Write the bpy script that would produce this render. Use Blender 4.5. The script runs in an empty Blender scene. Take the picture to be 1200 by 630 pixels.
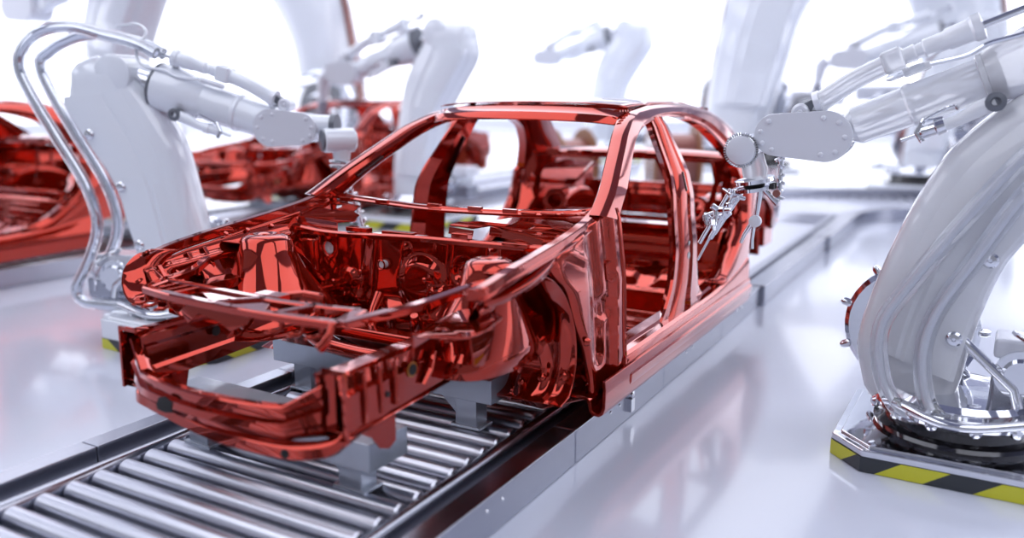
import bpy, bmesh, math, random
import numpy as np
from mathutils import Vector, Matrix
from mathutils.geometry import tessellate_polygon
PI = math.pi
SC = bpy.context.scene
COL = SC.collection
random.seed(4)

# ------------------------------------------------------------------ camera
CAM = np.array([2.1416, -1.6522, 1.4128]); YAW = math.radians(30.396); PIT = math.radians(11.336); FPX = 994.3
cd = bpy.data.cameras.new('camera'); cam = bpy.data.objects.new('camera', cd); COL.objects.link(cam)
cam.location = CAM; cam.rotation_euler = (PI/2-PIT, 0, YAW)
cd.sensor_fit = 'HORIZONTAL'; cd.sensor_width = 36; cd.lens = FPX/1200*36
cd.clip_start = .05; cd.clip_end = 200
cd.dof.use_dof = True; cd.dof.focus_distance = 3.6; cd.dof.aperture_fstop = .68
SC.camera = cam
SC.view_settings.view_transform = 'Standard'; SC.view_settings.look = 'None'
SC.view_settings.gamma = 1; SC.view_settings.exposure = 0.08
try: SC.view_settings.use_curve_mapping = False
except Exception: pass
try:
    SC.cycles.max_bounces = 14; SC.cycles.glossy_bounces = 8; SC.cycles.transparent_max_bounces = 24
    SC.cycles.transmission_bounces = 10
    SC.cycles.sample_clamp_indirect = 6; SC.cycles.use_denoising = True
except Exception: pass

# --------------------------------------------------------------- materials
def mat(name, col, rough=.3, metal=0., coat=0., crough=.03, cior=1.5, trans=0., ior=1.5, emis=None, es=0., noise=None, alpha=1., bump=None):
    m = bpy.data.materials.new(name); m.use_nodes = True
    nt = m.node_tree; b = nt.nodes['Principled BSDF']
    b.inputs['Base Color'].default_value = (*col, 1)
    b.inputs['Roughness'].default_value = rough; b.inputs['Metallic'].default_value = metal
    b.inputs['Coat Weight'].default_value = coat; b.inputs['Coat Roughness'].default_value = crough
    b.inputs['Coat IOR'].default_value = cior
    b.inputs['Transmission Weight'].default_value = trans; b.inputs['IOR'].default_value = ior
    b.inputs['Alpha'].default_value = alpha
    if emis: b.inputs['Emission Color'].default_value = (*emis, 1); b.inputs['Emission Strength'].default_value = es
    tc = nt.nodes.new('ShaderNodeTexCoord')
    if noise:
        sc, amt = noise
        n = nt.nodes.new('ShaderNodeTexNoise'); n.inputs['Scale'].default_value = sc; n.inputs['Detail'].default_value = 4
        nt.links.new(tc.outputs['Object'], n.inputs['Vector'])
        mr = nt.nodes.new('ShaderNodeMapRange'); mr.inputs['To Min'].default_value = max(.01, rough-amt); mr.inputs['To Max'].default_value = rough+amt
        nt.links.new(n.outputs['Fac'], mr.inputs['Value']); nt.links.new(mr.outputs['Result'], b.inputs['Roughness'])
    if bump:
        sc, st = bump
        n = nt.nodes.new('ShaderNodeTexNoise'); n.inputs['Scale'].default_value = sc; n.inputs['Detail'].default_value = 2
        nt.links.new(tc.outputs['Object'], n.inputs['Vector'])
        bp = nt.nodes.new('ShaderNodeBump'); bp.inputs['Strength'].default_value = st; bp.inputs['Distance'].default_value = .02
        nt.links.new(n.outputs['Fac'], bp.inputs['Height']); nt.links.new(bp.outputs['Normal'], b.inputs['Normal'])
    return m

def stripe_mat(name, c1, c2, scale):
    """diagonal two-colour hazard tape"""
    m = mat(name, c1, .35, coat=.4); nt = m.node_tree; b = nt.nodes['Principled BSDF']
    tc = nt.nodes.new('ShaderNodeTexCoord')
    sp = nt.nodes.new('ShaderNodeSeparateXYZ'); nt.links.new(tc.outputs['UV'], sp.inputs[0])
    ad = nt.nodes.new('ShaderNodeMath'); ad.operation = 'ADD'
    nt.links.new(sp.outputs['X'], ad.inputs[0]); nt.links.new(sp.outputs['Y'], ad.inputs[1])
    mu = nt.nodes.new('ShaderNodeMath'); mu.operation = 'MULTIPLY'; mu.inputs[1].default_value = scale
    nt.links.new(ad.outputs[0], mu.inputs[0])
    fr = nt.nodes.new('ShaderNodeMath'); fr.operation = 'FRACT'; nt.links.new(mu.outputs[0], fr.inputs[0])
    gt = nt.nodes.new('ShaderNodeMath'); gt.operation = 'GREATER_THAN'; gt.inputs[1].default_value = .5
    nt.links.new(fr.outputs[0], gt.inputs[0])
    mx = nt.nodes.new('ShaderNodeMix'); mx.data_type = 'RGBA'
    mx.inputs[6].default_value = (*c1, 1); mx.inputs[7].default_value = (*c2, 1)
    nt.links.new(gt.outputs[0], mx.inputs[0]); nt.links.new(mx.outputs[2], b.inputs['Base Color'])
    return m

RED = mat('red_body_paint', (.41, .021, .0045), .06, .86, 1., .010, cior=1.42)
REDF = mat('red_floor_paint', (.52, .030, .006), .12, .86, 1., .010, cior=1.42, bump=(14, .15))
WHITE = mat('white_robot_enamel', (.84, .87, .94), .13, 0, 1., .02)
PLATE = mat('satin_cover_plate', (.78, .79, .86), .28, .15, .5, .1)
SHELL = mat('translucent_shell', (.94, .95, .99), .05, 0, .8, .02, trans=.45, ior=1.12)
CLEAR = mat('clear_hose', (.93, .95, .99), .03, 0, .6, .02, trans=.9, ior=1.35)
CHROME = mat('chrome', (.78, .79, .83), .07, 1., bump=(9, .05))
STEEL = mat('brushed_steel', (.42, .43, .49), .24, 1.)
ROLL = mat('roller_steel', (.60, .61, .68), .32, 1.)
TRAY = mat('tray_paint', (.36, .37, .43), .5)
HOLELT = mat('pale_hole_light', (.72, .76, .82), .4, 0, .5)  # light through the firewall holes, put in as a pale colour
GREY = mat('grey_metal_paint', (.40, .41, .48), .30, .55, .3, .1)
STAND = mat('stand_metal', (.47, .51, .58), .25, .6, .4, .08)
DARK = mat('rubber_and_hole_shade', (.006, .005, .006), .55)  # rubber parts, and the shade inside the holes of the front end
BLACKG = mat('black_gloss', (.02, .018, .022), .12, .2, 1., .04)
DGREY = mat('dark_grey_cap', (.16, .17, .20), .35, .3)
COPPER = mat('copper_trim', (.30, .10, .08), .3, .35, .5)
SPOOL = mat('brown_spool_board', (.30, .13, .06), .5, noise=(3, .1))
AMBER = mat('amber_tone', (.45, .16, .01), .3, .3, .6)
HAZ = stripe_mat('hazard_tape', (.02, .024, .03), (.62, .60, .02), 1.0)
FLOOR = mat('glossy_floor', (.62, .65, .76), .16, 0, .35, .05, noise=(1.3, .06))
WALL = mat('white_wall', (.88, .89, .95), .6)
CEIL = mat('ceiling_panel_paint', (.26, .27, .36), .6)
PANE = mat('light_panel', (1, 1, 1), .5, emis=(.93, .95, 1), es=1.55)
GLOW = mat('added_pane_glow', (1, 1, 1), .5, emis=(.93, .94, 1), es=.95)  # emission of the panes added on the walls

# ---------------------------------------------------------------- geometry
def link(o, parent=None):
    COL.objects.link(o)
    if parent is not None: o.parent = parent
    return o
def empty(name, label, cat, loc=(0, 0, 0), rz=0, group=None):
    o = bpy.data.objects.new(name, None); COL.objects.link(o)
    o.empty_display_size = .2
    o.location = loc; o.rotation_euler = (0, 0, rz)
    tag(o, label, cat, group); return o
def tag(o, label, cat, group=None):
    o['label'] = label; o['category'] = cat
    if group: o['group'] = group
    return o
def copy_tree(o, parent=None, skip=()):
    c = o.copy(); COL.objects.link(c); c.parent = parent
    for ch in list(o.children):
        if ch.name.split('.')[0] not in skip: copy_tree(ch, c)
    return c

def catmull(P, n, closed=False):
    P = np.array(P, float); m = len(P)
    if m == 2: return P[0]+(P[1]-P[0])*np.linspace(0, 1, n)[:, None]
    Q = np.vstack([2*P[0]-P[1], P, 2*P[-1]-P[-2]])
    out = []
    for t in np.linspace(0, m-1, n):
        i = min(int(t), m-2); f = t-i; a, b, c, d = Q[i:i+4]
        out.append(.5*((2*b)+(c-a)*f+(2*a-5*b+4*c-d)*f*f+(3*b-a-3*c+d)*f**3))
    return np.array(out)
def resamp(P, n):
    P = np.array(P, float); s = np.r_[0, np.cumsum(np.linalg.norm(np.diff(P, axis=0), axis=1))]
    return np.array([np.interp(np.linspace(0, s[-1], n), s, P[:, k]) for k in range(P.shape[1])]).T
def unit(v):
    v = np.array(v, float); return v/(np.linalg.norm(v)+1e-12)

class G:
    def __init__(s): s.v = []; s.f = []; s.uv = {}
    def add(s, V, F):
        o = len(s.v); s.v += [tuple(map(float, p)) for p in V]; s.f += [tuple(i+o for i in f) for f in F]; return s
    def box(s, a, b, M=None):
        (x0, y0, z0), (x1, y1, z1) = a, b
        V = [(x, y, z) for x in (x0, x1) for y in (y0, y1) for z in (z0, z1)]
        if M is not None: V = [tuple(M @ Vector(p)) for p in V]
        return s.add(V, [(0, 1, 3, 2), (4, 6, 7, 5), (0, 4, 5, 1), (2, 3, 7, 6), (0, 2, 6, 4), (1, 5, 7, 3)])
    def beam(s, p0, p1, w, h, up=(0, 0, 1)):
        p0, p1 = np.array(p0, float), np.array(p1, float); t = unit(p1-p0); r = unit(np.cross(t, up)); u = np.cross(r, t)
        V = [p+r*a*w/2+u*b*h/2 for p in (p0, p1) for a, b in ((-1, -1), (1, -1), (1, 1), (-1, 1))]
        return s.add(V, [(0, 1, 2, 3), (7, 6, 5, 4), (0, 4, 5, 1), (1, 5, 6, 2), (2, 6, 7, 3), (3, 7, 4, 0)])
    def loft(s, rows, cu=False, cv=False, cap=False):
        """rows: list of point lists. cu closes each row, cv joins last row to first, cap closes end rings"""
        n = len(rows[0]); m = len(rows); V = [p for r in rows for p in r]; F = []
        for i in range(m if cv else m-1):
            for j in range(n if cu else n-1):
                a = i*n+j; b = i*n+(j+1) % n; c = ((i+1) % m)*n+(j+1) % n; d = ((i+1) % m)*n+j
                F.append((a, b, c, d))
        if cap: F.append(tuple(range(n-1, -1, -1))); F.append(tuple((m-1)*n+j for j in range(n)))
        return s.add(V, F)
    def rev(s, p0, axis, prof, n=24, cap=True):
        """lathe: prof = [(dist along axis, radius)]"""
        p0 = np.array(p0, float); t = unit(axis); a = unit(np.cross(t, (0, 0, 1) if abs(t[2]) < .9 else (1, 0, 0))); b = np.cross(t, a)
        rows = [[p0+t*h+(a*math.cos(2*PI*k/n)+b*math.sin(2*PI*k/n))*r for k in range(n)] for h, r in prof]
        return s.loft(rows, cu=True, cap=cap)
    def cyl(s, p0, p1, r0, r1=None, n=20):
        r1 = r0 if r1 is None else r1; d = np.array(p1, float)-np.array(p0, float); L = np.linalg.norm(d)
        c = min(.15*min(r0, r1), .004)
        return s.rev(p0, d, [(0, r0-c), (c, r0), (L-c, r1), (L, r1-c)], n)
    def tube(s, path, r, n=10, cap=True, sm=None):
        P = np.array(path, float)
        if sm: P = catmull(P, sm)
        R = r if hasattr(r, '__len__') else [r]*len(P)
        R = np.interp(np.linspace(0, 1, len(P)), np.linspace(0, 1, len(R)), R)
        a = None; rows = []
        for i in range(len(P)):
            t = unit(P[min(i+1, len(P)-1)]-P[max(i-1, 0)])
            if a is None: a = unit(np.cross(t, (0, 0, 1) if abs(t[2]) < .9 else (1, 0, 0)))
            a = unit(a-t*(a@t)); b = np.cross(t, a)
            rows.append([P[i]+(a*math.cos(2*PI*k/n)+b*math.sin(2*PI*k/n))*R[i] for k in range(n)])
        return s.loft(rows, cu=True, cap=cap)
    def plate(s, outer, th, holes=()):
        """flat polygon (3-D points) with holes, thickened by vector th"""
        outer = [Vector(p) for p in outer]; hs = [[Vector(p) for p in h] for h in holes]; th = Vector(th)
        tris = tessellate_polygon([outer]+hs); pts = outer+[p for h in hs for p in h]; n = len(pts)
        V = [tuple(p) for p in pts]+[tuple(p+th) for p in pts]
        F = [tuple(t) for t in tris]+[tuple(i+n for i in reversed(t)) for t in tris]
        o = 0
        for lp in [outer]+hs:
            m = len(lp)
            F += [(o+i, o+(i+1) % m, n+o+(i+1) % m, n+o+i) for i in range(m)]; o += m
        return s.add(V, F)
    def grid(s, fn, nu, nv, keep=None):
        V = []; idx = {}
        for i in range(nu+1):
            for j in range(nv+1): idx[i, j] = len(V); V.append(fn(i/nu, j/nv))
        F = []
        for i in range(nu):
            for j in range(nv):
                if keep is None or keep((i+.5)/nu, (j+.5)/nv): F.append((idx[i, j], idx[i+1, j], idx[i+1, j+1], idx[i, j+1]))
        return s.add(V, F)
    def flip(s, ax=0):
        s.v = [tuple(-c if k == ax else c for k, c in enumerate(p)) for p in s.v]; s.f = [tuple(reversed(f)) for f in s.f]; return s
    def xf(s, fn): s.v = [tuple(map(float, fn(p))) for p in s.v]; return s
    def islands(s):
        n = len(s.v); par = list(range(n))
        def f(a):
            while par[a] != a: par[a] = par[par[a]]; a = par[a]
            return a
        key = {}
        for i, p in enumerate(s.v):
            k = (round(p[0], 5), round(p[1], 5), round(p[2], 5))
            if k in key: par[f(i)] = f(key[k])
            else: key[k] = i
        for fc in s.f:
            a = f(fc[0])
            for b in fc[1:]: par[f(b)] = a
        grp = {}
        for k, fc in enumerate(s.f): grp.setdefault(f(fc[0]), []).append(k)
        out = []
        for fs in grp.values():
            P = np.array([s.v[i] for k in fs for i in s.f[k]]); out.append([P.min(0), P.max(0), fs])
        ch = True
        while ch:
            ch = False
            for i in range(len(out)):
                for j in range(i+1, len(out)):
                    if np.all(out[i][0] <= out[j][1]+.001) and np.all(out[j][0] <= out[i][1]+.001):
                        out[i] = [np.minimum(out[i][0], out[j][0]), np.maximum(out[i][1], out[j][1]), out[i][2]+out[j][2]]; out.pop(j); ch = True; break
                if ch: break
        res = []
        for _, _, fs in out:
            g = G(); mp = {}
            for k in fs:
                fc = []
                for i in s.f[k]:
                    if i not in mp: mp[i] = len(g.v); g.v.append(s.v[i])
                    fc.append(mp[i])
                g.f.append(tuple(fc))
            res.append(g)
        return res
    def build(s, name, m, parent=None, split=True, **k):
        if split:
            gs = s.islands()
            if len(gs) > 1: return [g.build1(name, m, parent, **k) for g in gs][0]
        return s.build1(name, m, parent, **k)
    def build1(s, name, m, parent=None, ang=32, bevel=0, solid=0, smooth=True, off=0, uvf=None, sub=0):
        me = bpy.data.meshes.new(name); me.from_pydata(s.v, [], s.f); me.validate()
        bm = bmesh.new(); bm.from_mesh(me)
        bmesh.ops.remove_doubles(bm, verts=bm.verts, dist=1e-5)
        loose = [v for v in bm.verts if not v.link_faces]
        if loose: bmesh.ops.delete(bm, geom=loose, context='VERTS')
        bmesh.ops.recalc_face_normals(bm, faces=bm.faces)
        for f in bm.faces: f.smooth = smooth
        lim = math.radians(ang)
        for e in bm.edges: e.smooth = not (len(e.link_faces) == 2 and e.calc_face_angle(0) > lim)
        if uvf:
            L = bm.loops.layers.uv.new('UVMap')
            for f in bm.faces:
                for l in f.loops: l[L].uv = uvf(l.vert.co)
        bm.to_mesh(me); bm.free()
        me.materials.append(m)
        o = bpy.data.objects.new(name, me); link(o, parent)
        if solid:
            md = o.modifiers.new('thickness', 'SOLIDIFY'); md.thickness = solid; md.offset = off
        if bevel:
            md = o.modifiers.new('bevel', 'BEVEL'); md.width = bevel; md.segments = 2; md.limit_method = 'ANGLE'; md.angle_limit = math.radians(40)
            md.harden_normals = True
        return o

def seg(x, y, a, b, w):
    """smooth ridge profile 0..1 of half-width w around segment a-b"""
    ax, ay = a; bx, by = b; dx, dy = bx-ax, by-ay; L = dx*dx+dy*dy+1e-12
    t = min(1, max(0, ((x-ax)*dx+(y-ay)*dy)/L)); d = math.hypot(x-ax-t*dx, y-ay-t*dy)
    k = max(0., 1-d/w); return k*k*(3-2*k)
def blob(x, y, c, r, s=.5):
    """flat-topped round emboss; s = share of radius that is slope"""
    d = math.hypot(x-c[0], y-c[1]); k = min(1, max(0, (r-d)/(r*s))); return k*k*(3-2*k)
def pad(x, y, x0, x1, y0, y1, e):
    k = min(1, max(0, min(x-x0, x1-x, y-y0, y1-y)/e)); return k*k*(3-2*k)
# =================================================================== car
def XS(z, y=2.0):
    x = float(np.interp(z, [0, .4, .7, .95, 1.05, 1.28, 1.345, 1.40], [.845, .84, .83, .80, .765, .635, .585, .52]))
    return x-max(0, y-3.5)*.08-max(0, 1.2-y)*.05
def S(y, z, d=0.): return (XS(z, y)-d, y, z)

def make_car():
    root = empty('car_body_shell', 'glossy red bare car body shell in the foreground, on grey stands over the rollers', 'car body', (0, 0, 0))
    def both(fn, name, m=RED, label=None, **k):
        for sgn in (1, -1):
            g = fn(sgn)
            if sgn < 0: g.flip()
            o = g.build(name, m, root, **k)
    # ---- side frame: A pillar, roof rail and C pillar in one loft
    O = [(1.36, .965), (1.456, 1.014), (1.64, 1.115), (1.826, 1.214), (1.96, 1.283), (2.14, 1.343), (2.33, 1.37), (2.485, 1.383), (2.716, 1.391), (2.9, 1.392), (3.054, 1.386), (3.25, 1.36), (3.41, 1.31), (3.588, 1.215), (3.78, 1.10), (3.96, .985)]
    I = [(1.53, .925), (1.60, .975), (1.76, 1.075), (1.92, 1.165), (2.03, 1.222), (2.17, 1.272), (2.34, 1.303), (2.5, 1.318), (2.70, 1.322), (2.86, 1.308), (2.98, 1.285), (3.11, 1.24), (3.20, 1.18), (3.28, 1.11), (3.335, 1.04), (3.365, .95)]
    n = 48; Oc = catmull(O, n); Ic = catmull(I, n)
    def side_frame(s):
        rows = []
        for k in range(n):
            o, i = Oc[k], Ic[k]
            def at(t, d=0, dn=(0, 0)):
                y, z = o+(i-o)*t; return (XS(z, y)-d, y+dn[0], z+dn[1])
            ox, oy, oz = at(0)
            nin = unit(i-o)
            w = .07
            rows.append([(ox-w, oy+nin[0]*.012, oz+nin[1]*.012-.004), (ox-w, oy, oz), (ox-.028, oy-nin[0]*.004, oz-nin[1]*.004), at(0.02, .010), at(.10), at(.34), at(.66, .001), at(.70, .012), at(.74, .022), at(.97, .026), at(1., .028), at(1., .085), at(.88, .095), at(.5, .10), at(.3, .098)])
        return G().loft(rows, cu=True, cap=True)
    both(side_frame, 'side_frame', ang=28)
    # black bar painted as the shade inside each A pillar slot
    def slot_a(s):
        g = G()
        a = np.array(S(1.61, 1.035, .102)); b = np.array(S(1.755, 1.125, .103)); g.beam(a, b, .012, .020, up=(1, 0, 0)); return g
    both(slot_a, 'pillar_slot_shade', BLACKG, bevel=.002)
    # ---- B pillar
    BF = [(2.385, 1.325), (2.33, 1.21), (2.285, 1.09), (2.215, .92), (2.20, .70), (2.16, .55), (2.08, .45), (1.98, .37)]
    BR = [(2.55, 1.325), (2.555, 1.20), (2.55, 1.055), (2.53, .89), (2.53, .66), (2.54, .56), (2.56, .46), (2.66, .37)]
    nb = 34; Bf = catmull(BF, nb); Br = catmull(BR, nb)
    def bpillar(s):
        rows = []
        for k in range(nb):
            f, r = Bf[k], Br[k]; q = k/(nb-1)
            def at(t, d=0):
                y, z = f+(r-f)*t; return (XS(z, y)-d, y, z)
            e = .010+.012*min(1, q*3)
            rows.append([at(0, .050), at(0, .036), at(.06, .034), at(.13, .034), at(.17, .022), at(.22, .016), at(.40, .014), at(.44, .018+e), at(.54, .018+e), at(.58, .016), at(.76, .018), at(.80, .034), at(.94, .036), at(1, .040), at(1, .052),
                         at(.8, .095), at(.2, .095)])
        return G().loft(rows, cu=True, cap=True)
    both(bpillar, 'center_pillar', ang=26)
    def slot_b(s):
        g = G()
        g.beam(S(2.44, .99, .098), S(2.45, 1.20, .098), .010, .022, up=(1, 0, 0)); g.beam(S(2.36, .97, .016), S(2.385, 1.06, .016), .006, .016, up=(1, 0, 0))
        g.rev(S(2.32, .66, .016), (1, 0, 0), [(-.002, .018), (.003, .018)], 14); g.rev(S(2.33, .72, .016), (1, 0, 0), [(-.002, .012), (.003, .012)], 14)
        return g
    both(slot_b, 'pillar_slot_shade', BLACKG)  # black bars and discs painted as the shade inside the slots
    # ---- rear quarter panel with wheel-arch lip
    QA = [(4.42, .90), (4.38, .935), (4.15, .955), (3.95, .985), (3.62, .985), (3.365, .97), (3.345, .86), (3.32, .75), (3.26, .67), (3.12, .57), (2.98, .49), (2.80, .43)]
    QB = [(4.43, .66), (4.36, .60), (4.24, .56), (4.13, .56), (4.09, .67), (3.95, .765), (3.76, .80), (3.58, .76), (3.44, .65), (3.37, .52), (3.34, .38), (3.32, .27)]
    def quarter(s):
        a = resamp(catmull(QA, 60), 46); b = resamp(catmull(QB, 60), 46); rows = []
        for k in range(46):
            p, q = a[k], b[k]; row = [S(p[0], p[1], .085), S(p[0], p[1], .03)]
            for t in np.linspace(0, 1, 11):
                y, z = p+(q-p)*t; d = .030*(1-min(1, t/.12)) if k > 20 else 0
                if k > 20 and t > .16: d = 0
                row.append(S(y, z, d-.012*math.sin(PI*t)*(1 if k < 34 else .2)))
            row += [S(q[0], q[1], .012), S(q[0], q[1], .04)]
            rows.append(row)
        return G().loft(rows)
    both(quarter, 'rear_quarter_panel', ang=30, solid=.004)
    def rear_house(s):
        a = catmull(QB[3:], 30); cy, cz = 3.76, .36; g = G(); rows = []
        for w, d in ((0, .03), (0, .12), (.03, .20), (.10, .24), (.5, .25)):
            rows.append([(XS(z, y)-d, y+(cy-y)*w, z+(cz-z)*w) for y, z in a])
        return g.loft(rows)
    both(rear_house, 'rear_wheel_house', solid=.004, ang=40)
    # inner side panel between parcel shelf and wheel house (with the large opening of the real shell)
    def inner_side(s):
        out = [(.735, 3.38, .94), (.735, 3.36, .70), (.735, 3.12, .52), (.735, 3.15, .36), (.70, 3.6, .42), (.66, 4.2, .46), (.655, 4.36, .60), (.655, 4.34, .90), (.66, 4.1, .93), (.69, 3.7, .94)]
        hole = [(.668, 4.18, .66), (.664, 4.22, .82), (.685, 3.94, .84), (.688, 3.86, .74), (.68, 4.0, .64)]
        return G().plate(out, (-.008, 0, 0), [hole])
    both(inner_side, 'inner_side_panel', bevel=.002)
    # ---- sill: open channel in front, stepped rocker behind
    def channel(s):
        prof = [(.700, .262), (.715, .256), (.785, .253), (.797, .243), (.803, .205), (.815, .194), (.838, .192), (.852, .202), (.860, .225), (.862, .300), (.858, .335)]
        g = G(); rows = []
        for y in (1.24, 1.26, 1.6, 2.2, 2.8, 3.3, 3.34):
            rows.append([(x-(.0 if y < 3.3 else .004), y, z+.028*(y-1.25)/2.1) for x, z in prof])
        return g.loft(rows)
    both(channel, 'sill_channel', solid=.013, ang=35, bevel=.002)
    def rocker(s):
        g = G(); rows = []
        prof = [(.862, .235), (.872, .262), (.874, .292), (.866, .304), (.856, .306), (.852, .316), (.852, .345), (.846, .368), (.832, .378), (.800, .380), (.792, .392), (.740, .394), (.735, .30), (.80, .24)]
        for y in list(np.linspace(1.49, 3.34, 12)):
            r = max(0, (y-2.55)/.8); rows.append([(x, y, z+.028*(y-1.25)/2.1+(.09*r*r if 6 <= i <= 11 else 0)) for i, (x, z) in enumerate(prof)])
        # rounded front end
        f = [(x*.6+.85*.4, 1.478, z*.6+.3*.4) for x, z in prof]
        return g.loft([f]+rows, cu=True, cap=True)
    both(rocker, 'rocker_panel', ang=30)
    # ---- hinge pillar and cowl side
    HF = [(1.46, .985), (1.25, .925), (1.03, .872), (.97, .84), (1.0, .78), (1.08, .71), (1.14, .58), (1.22, .44), (1.27, .30), (1.27, .255)]
    HR = [(1.50, .985), (1.50, .955), (1.49, .90), (1.485, .84), (1.485, .78), (1.485, .70), (1.485, .58), (1.485, .46), (1.485, .36), (1.485, .27)]
    def hinge(s):
        a = resamp(catmull(HF, 60), 40); b = resamp(catmull(HR, 60), 40)
        def fn(u, v):
            k = u*39; i = min(38, int(k)); f = k-i
            p = a[i]*(1-f)+a[i+1]*f; q = b[i]*(1-f)+b[i+1]*f; y, z = p+(q-p)*v
            d = .035+.018*seg(y, z, (1.28, .92), (1.30, .42), .07)-.03*pad(y, z, 1.40, 1.6, .2, 1.1, .03)+.03*(1-min(1, v/.12))**2
            d += .012*blob(y, z, (1.36, .60), .06)
            d -= .008*seg(y, z, (1.05, .88), (1.24, .80), .03)
            return S(y, z, d)
        return G().grid(fn, 60, 30)
    both(hinge, 'hinge_pillar', ang=40, solid=.004)
    def dooredge(s):
        g = G(); P = [(1.487, .985), (1.49, .90), (1.492, .78), (1.492, .60), (1.492, .44), (1.50, .36), (1.53, .325)]
        c = catmull(P, 24)
        rows = [[S(y-.020, z, .012), S(y-.012, z, -.003), S(y, z, -.006), S(y+.012, z, .0), S(y+.014, z, .03), S(y+.006, z, .10), S(y-.02, z, .10)] for y, z in c]
        return g.loft(rows, cu=True, cap=True)
    both(dooredge, 'door_opening_flange', ang=35)
    def hinges(s):
        g = G()
        for z in (.74,):
            g.tube([S(1.385, z+.03, .03), S(1.405, z+.04, .02), S(1.425, z+.03, .03), S(1.425, z-.03, .03), S(1.405, z-.04, .02), S(1.385, z-.03, .03), S(1.385, z+.03, .03)], .005, 8)
        g.rev(S(1.20, .50, .04), (1, 0, -.1), [(0, .02), (.012, .016), (.022, .008)], 14)
        return g
    both(hinges, 'hinge_bracket', bevel=.004)
    # inner cowl side (closes the box towards the cabin)
    def cowl_in(s):
        return G().plate([(.715, 1.22, .93), (.715, 1.50, .95), (.715, 1.50, .30), (.715, 1.30, .26), (.715, 1.16, .50), (.715, 1.14, .75)], (.005, 0, 0))
    both(cowl_in, 'inner_cowl_side')
    # ---- fender upper rail (folded channel running to the nose)
    FR = [(.728, 1.46, .992), (.738, 1.32, .950), (.748, 1.12, .917), (.752, .92, .892), (.756, .72, .868), (.757, .55, .842), (.748, .42, .812)]
    def fender(s):
        c = catmull(FR if s < 0 else FR[:-1]+[(.74, .50, .835)], 40); rows = []
        for k, (x, y, z) in enumerate(c):
            t = k/39; w = .030-.006*t
            rows.append([(x-w, y, z-.040), (x-w, y, z-.004), (x-w+.004, y, z), (x+.008, y, z), (x+.012, y, z-.003), (x+.013, y, z-.030), (x+.024, y, z-.033), (x+.024, y, z-.038), (x+.006, y, z-.040)])
        return G().loft(rows, cu=True, cap=True)
    both(fender, 'fender_rail', ang=14)
    def nose(s):
        # rounded headlamp carrier at the tip of each fender rail
        P = [(.765, .46, .832), (.775, .41, .815), (.770, .355, .77), (.750, .335, .715), (.70, .325, .675), (.62, .32, .665)]
        c = catmull(P, 24); rows = []
        for k, (x, y, z) in enumerate(c):
            rows.append([(x-.075, y+.11, z-.012), (x-.045, y+.05, z-.004), (x-.010, y+.015, z), (x, y, z-.004), (x-.002, y-.006, z-.018), (x-.02, y+.01, z-.03)])
        g = G().loft(rows)
        for (x, y, z) in ((.745, .44, .823), (.725, .385, .722)):
            g.rev((x, y, z), (.35, -.3, .9), [(0, .017), (.006, .014), (.007, .007)], 14)
        return g
    nose(-1).flip().build('lamp_carrier', RED, root, ang=40, solid=.004)
    # ---- inner apron with ribs
    def apron(s):
        def fn(u, v):
            y0 = .40 if s < 0 else .62; y = y0+(1.26-y0)*u; zt = float(np.interp(y, [.4, .6, 1.26], [.77, .815, .90])); zb = .60-.04*u
            xt = .715; xb = .515
            z = zt+(zb-zt)*v; x = xt+(xb-xt)*(v**1.4)
            d = .016*seg(y, z, (.50, .755), (1.15, .80), .025)-.03*pad(y, v, .46, .80, .30, .95, .12)+.014*seg(y, v, (.42, .1), (.48, .9), .04)
            return (x-d, y, z+d*.6)
        return G().grid(fn, 80, 36)
    both(apron, 'inner_apron', ang=50, solid=.003)
    def apron_bits(s):
        g = G()
        for y, z in (((.46, .755), (.52, .765), (.60, .785), (.68, .795)) if s < 0 else ((.68, .795), (.76, .80))):
            g.beam((.70, y, z+.02), (.665, y+.01, z-.045), .022, .006); g.beam((.668, y+.01, z-.045), (.655, y+.012, z-.075), .018, .012)
        if s < 0: g.rev((.70, .455, .735), (-1, -.2, .1), [(0, .026), (.012, .024), (.014, .012)], 16)
        for y in (.80, .92, 1.06): g.rev((.705, y, .85), (-.6, 0, .8), [(0, .012), (.01, .010)], 10)
        return g
    both(apron_bits, 'apron_bracket', bevel=.002)
    # ---- strut towers
    def tower(s):
        cx, cy = .56, .885; rows = []; ks = .84 if s > 0 else 1
        for z, r, e in ((.868, .012, 0), (.868, .040, 0), (.874, .050, 0), (.872, .070, 0), (.864, .092, 0), (.848, .106, .0), (.80, .120, .1), (.72, .150, .30), (.64, .19, .55), (.56, .24, .9), (.50, .28, 1.1)):
            row = []
            for k in range(40):
                a = 2*PI*k/40; c, q = math.cos(a), math.sin(a)
                r_ = r*ks; x = cx+c*r_*(1-.25*e if c > 0 else 1)+.02*e*-1; y = cy+q*r_*(1+.25*e)+.02*math.sin(3*a)*e
                row.append((x, y, z-.022))
            rows.append(row)
        g = G().loft(rows, cu=True)
        return g
    both(tower, 'strut_tower', ang=38, solid=.004)
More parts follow.
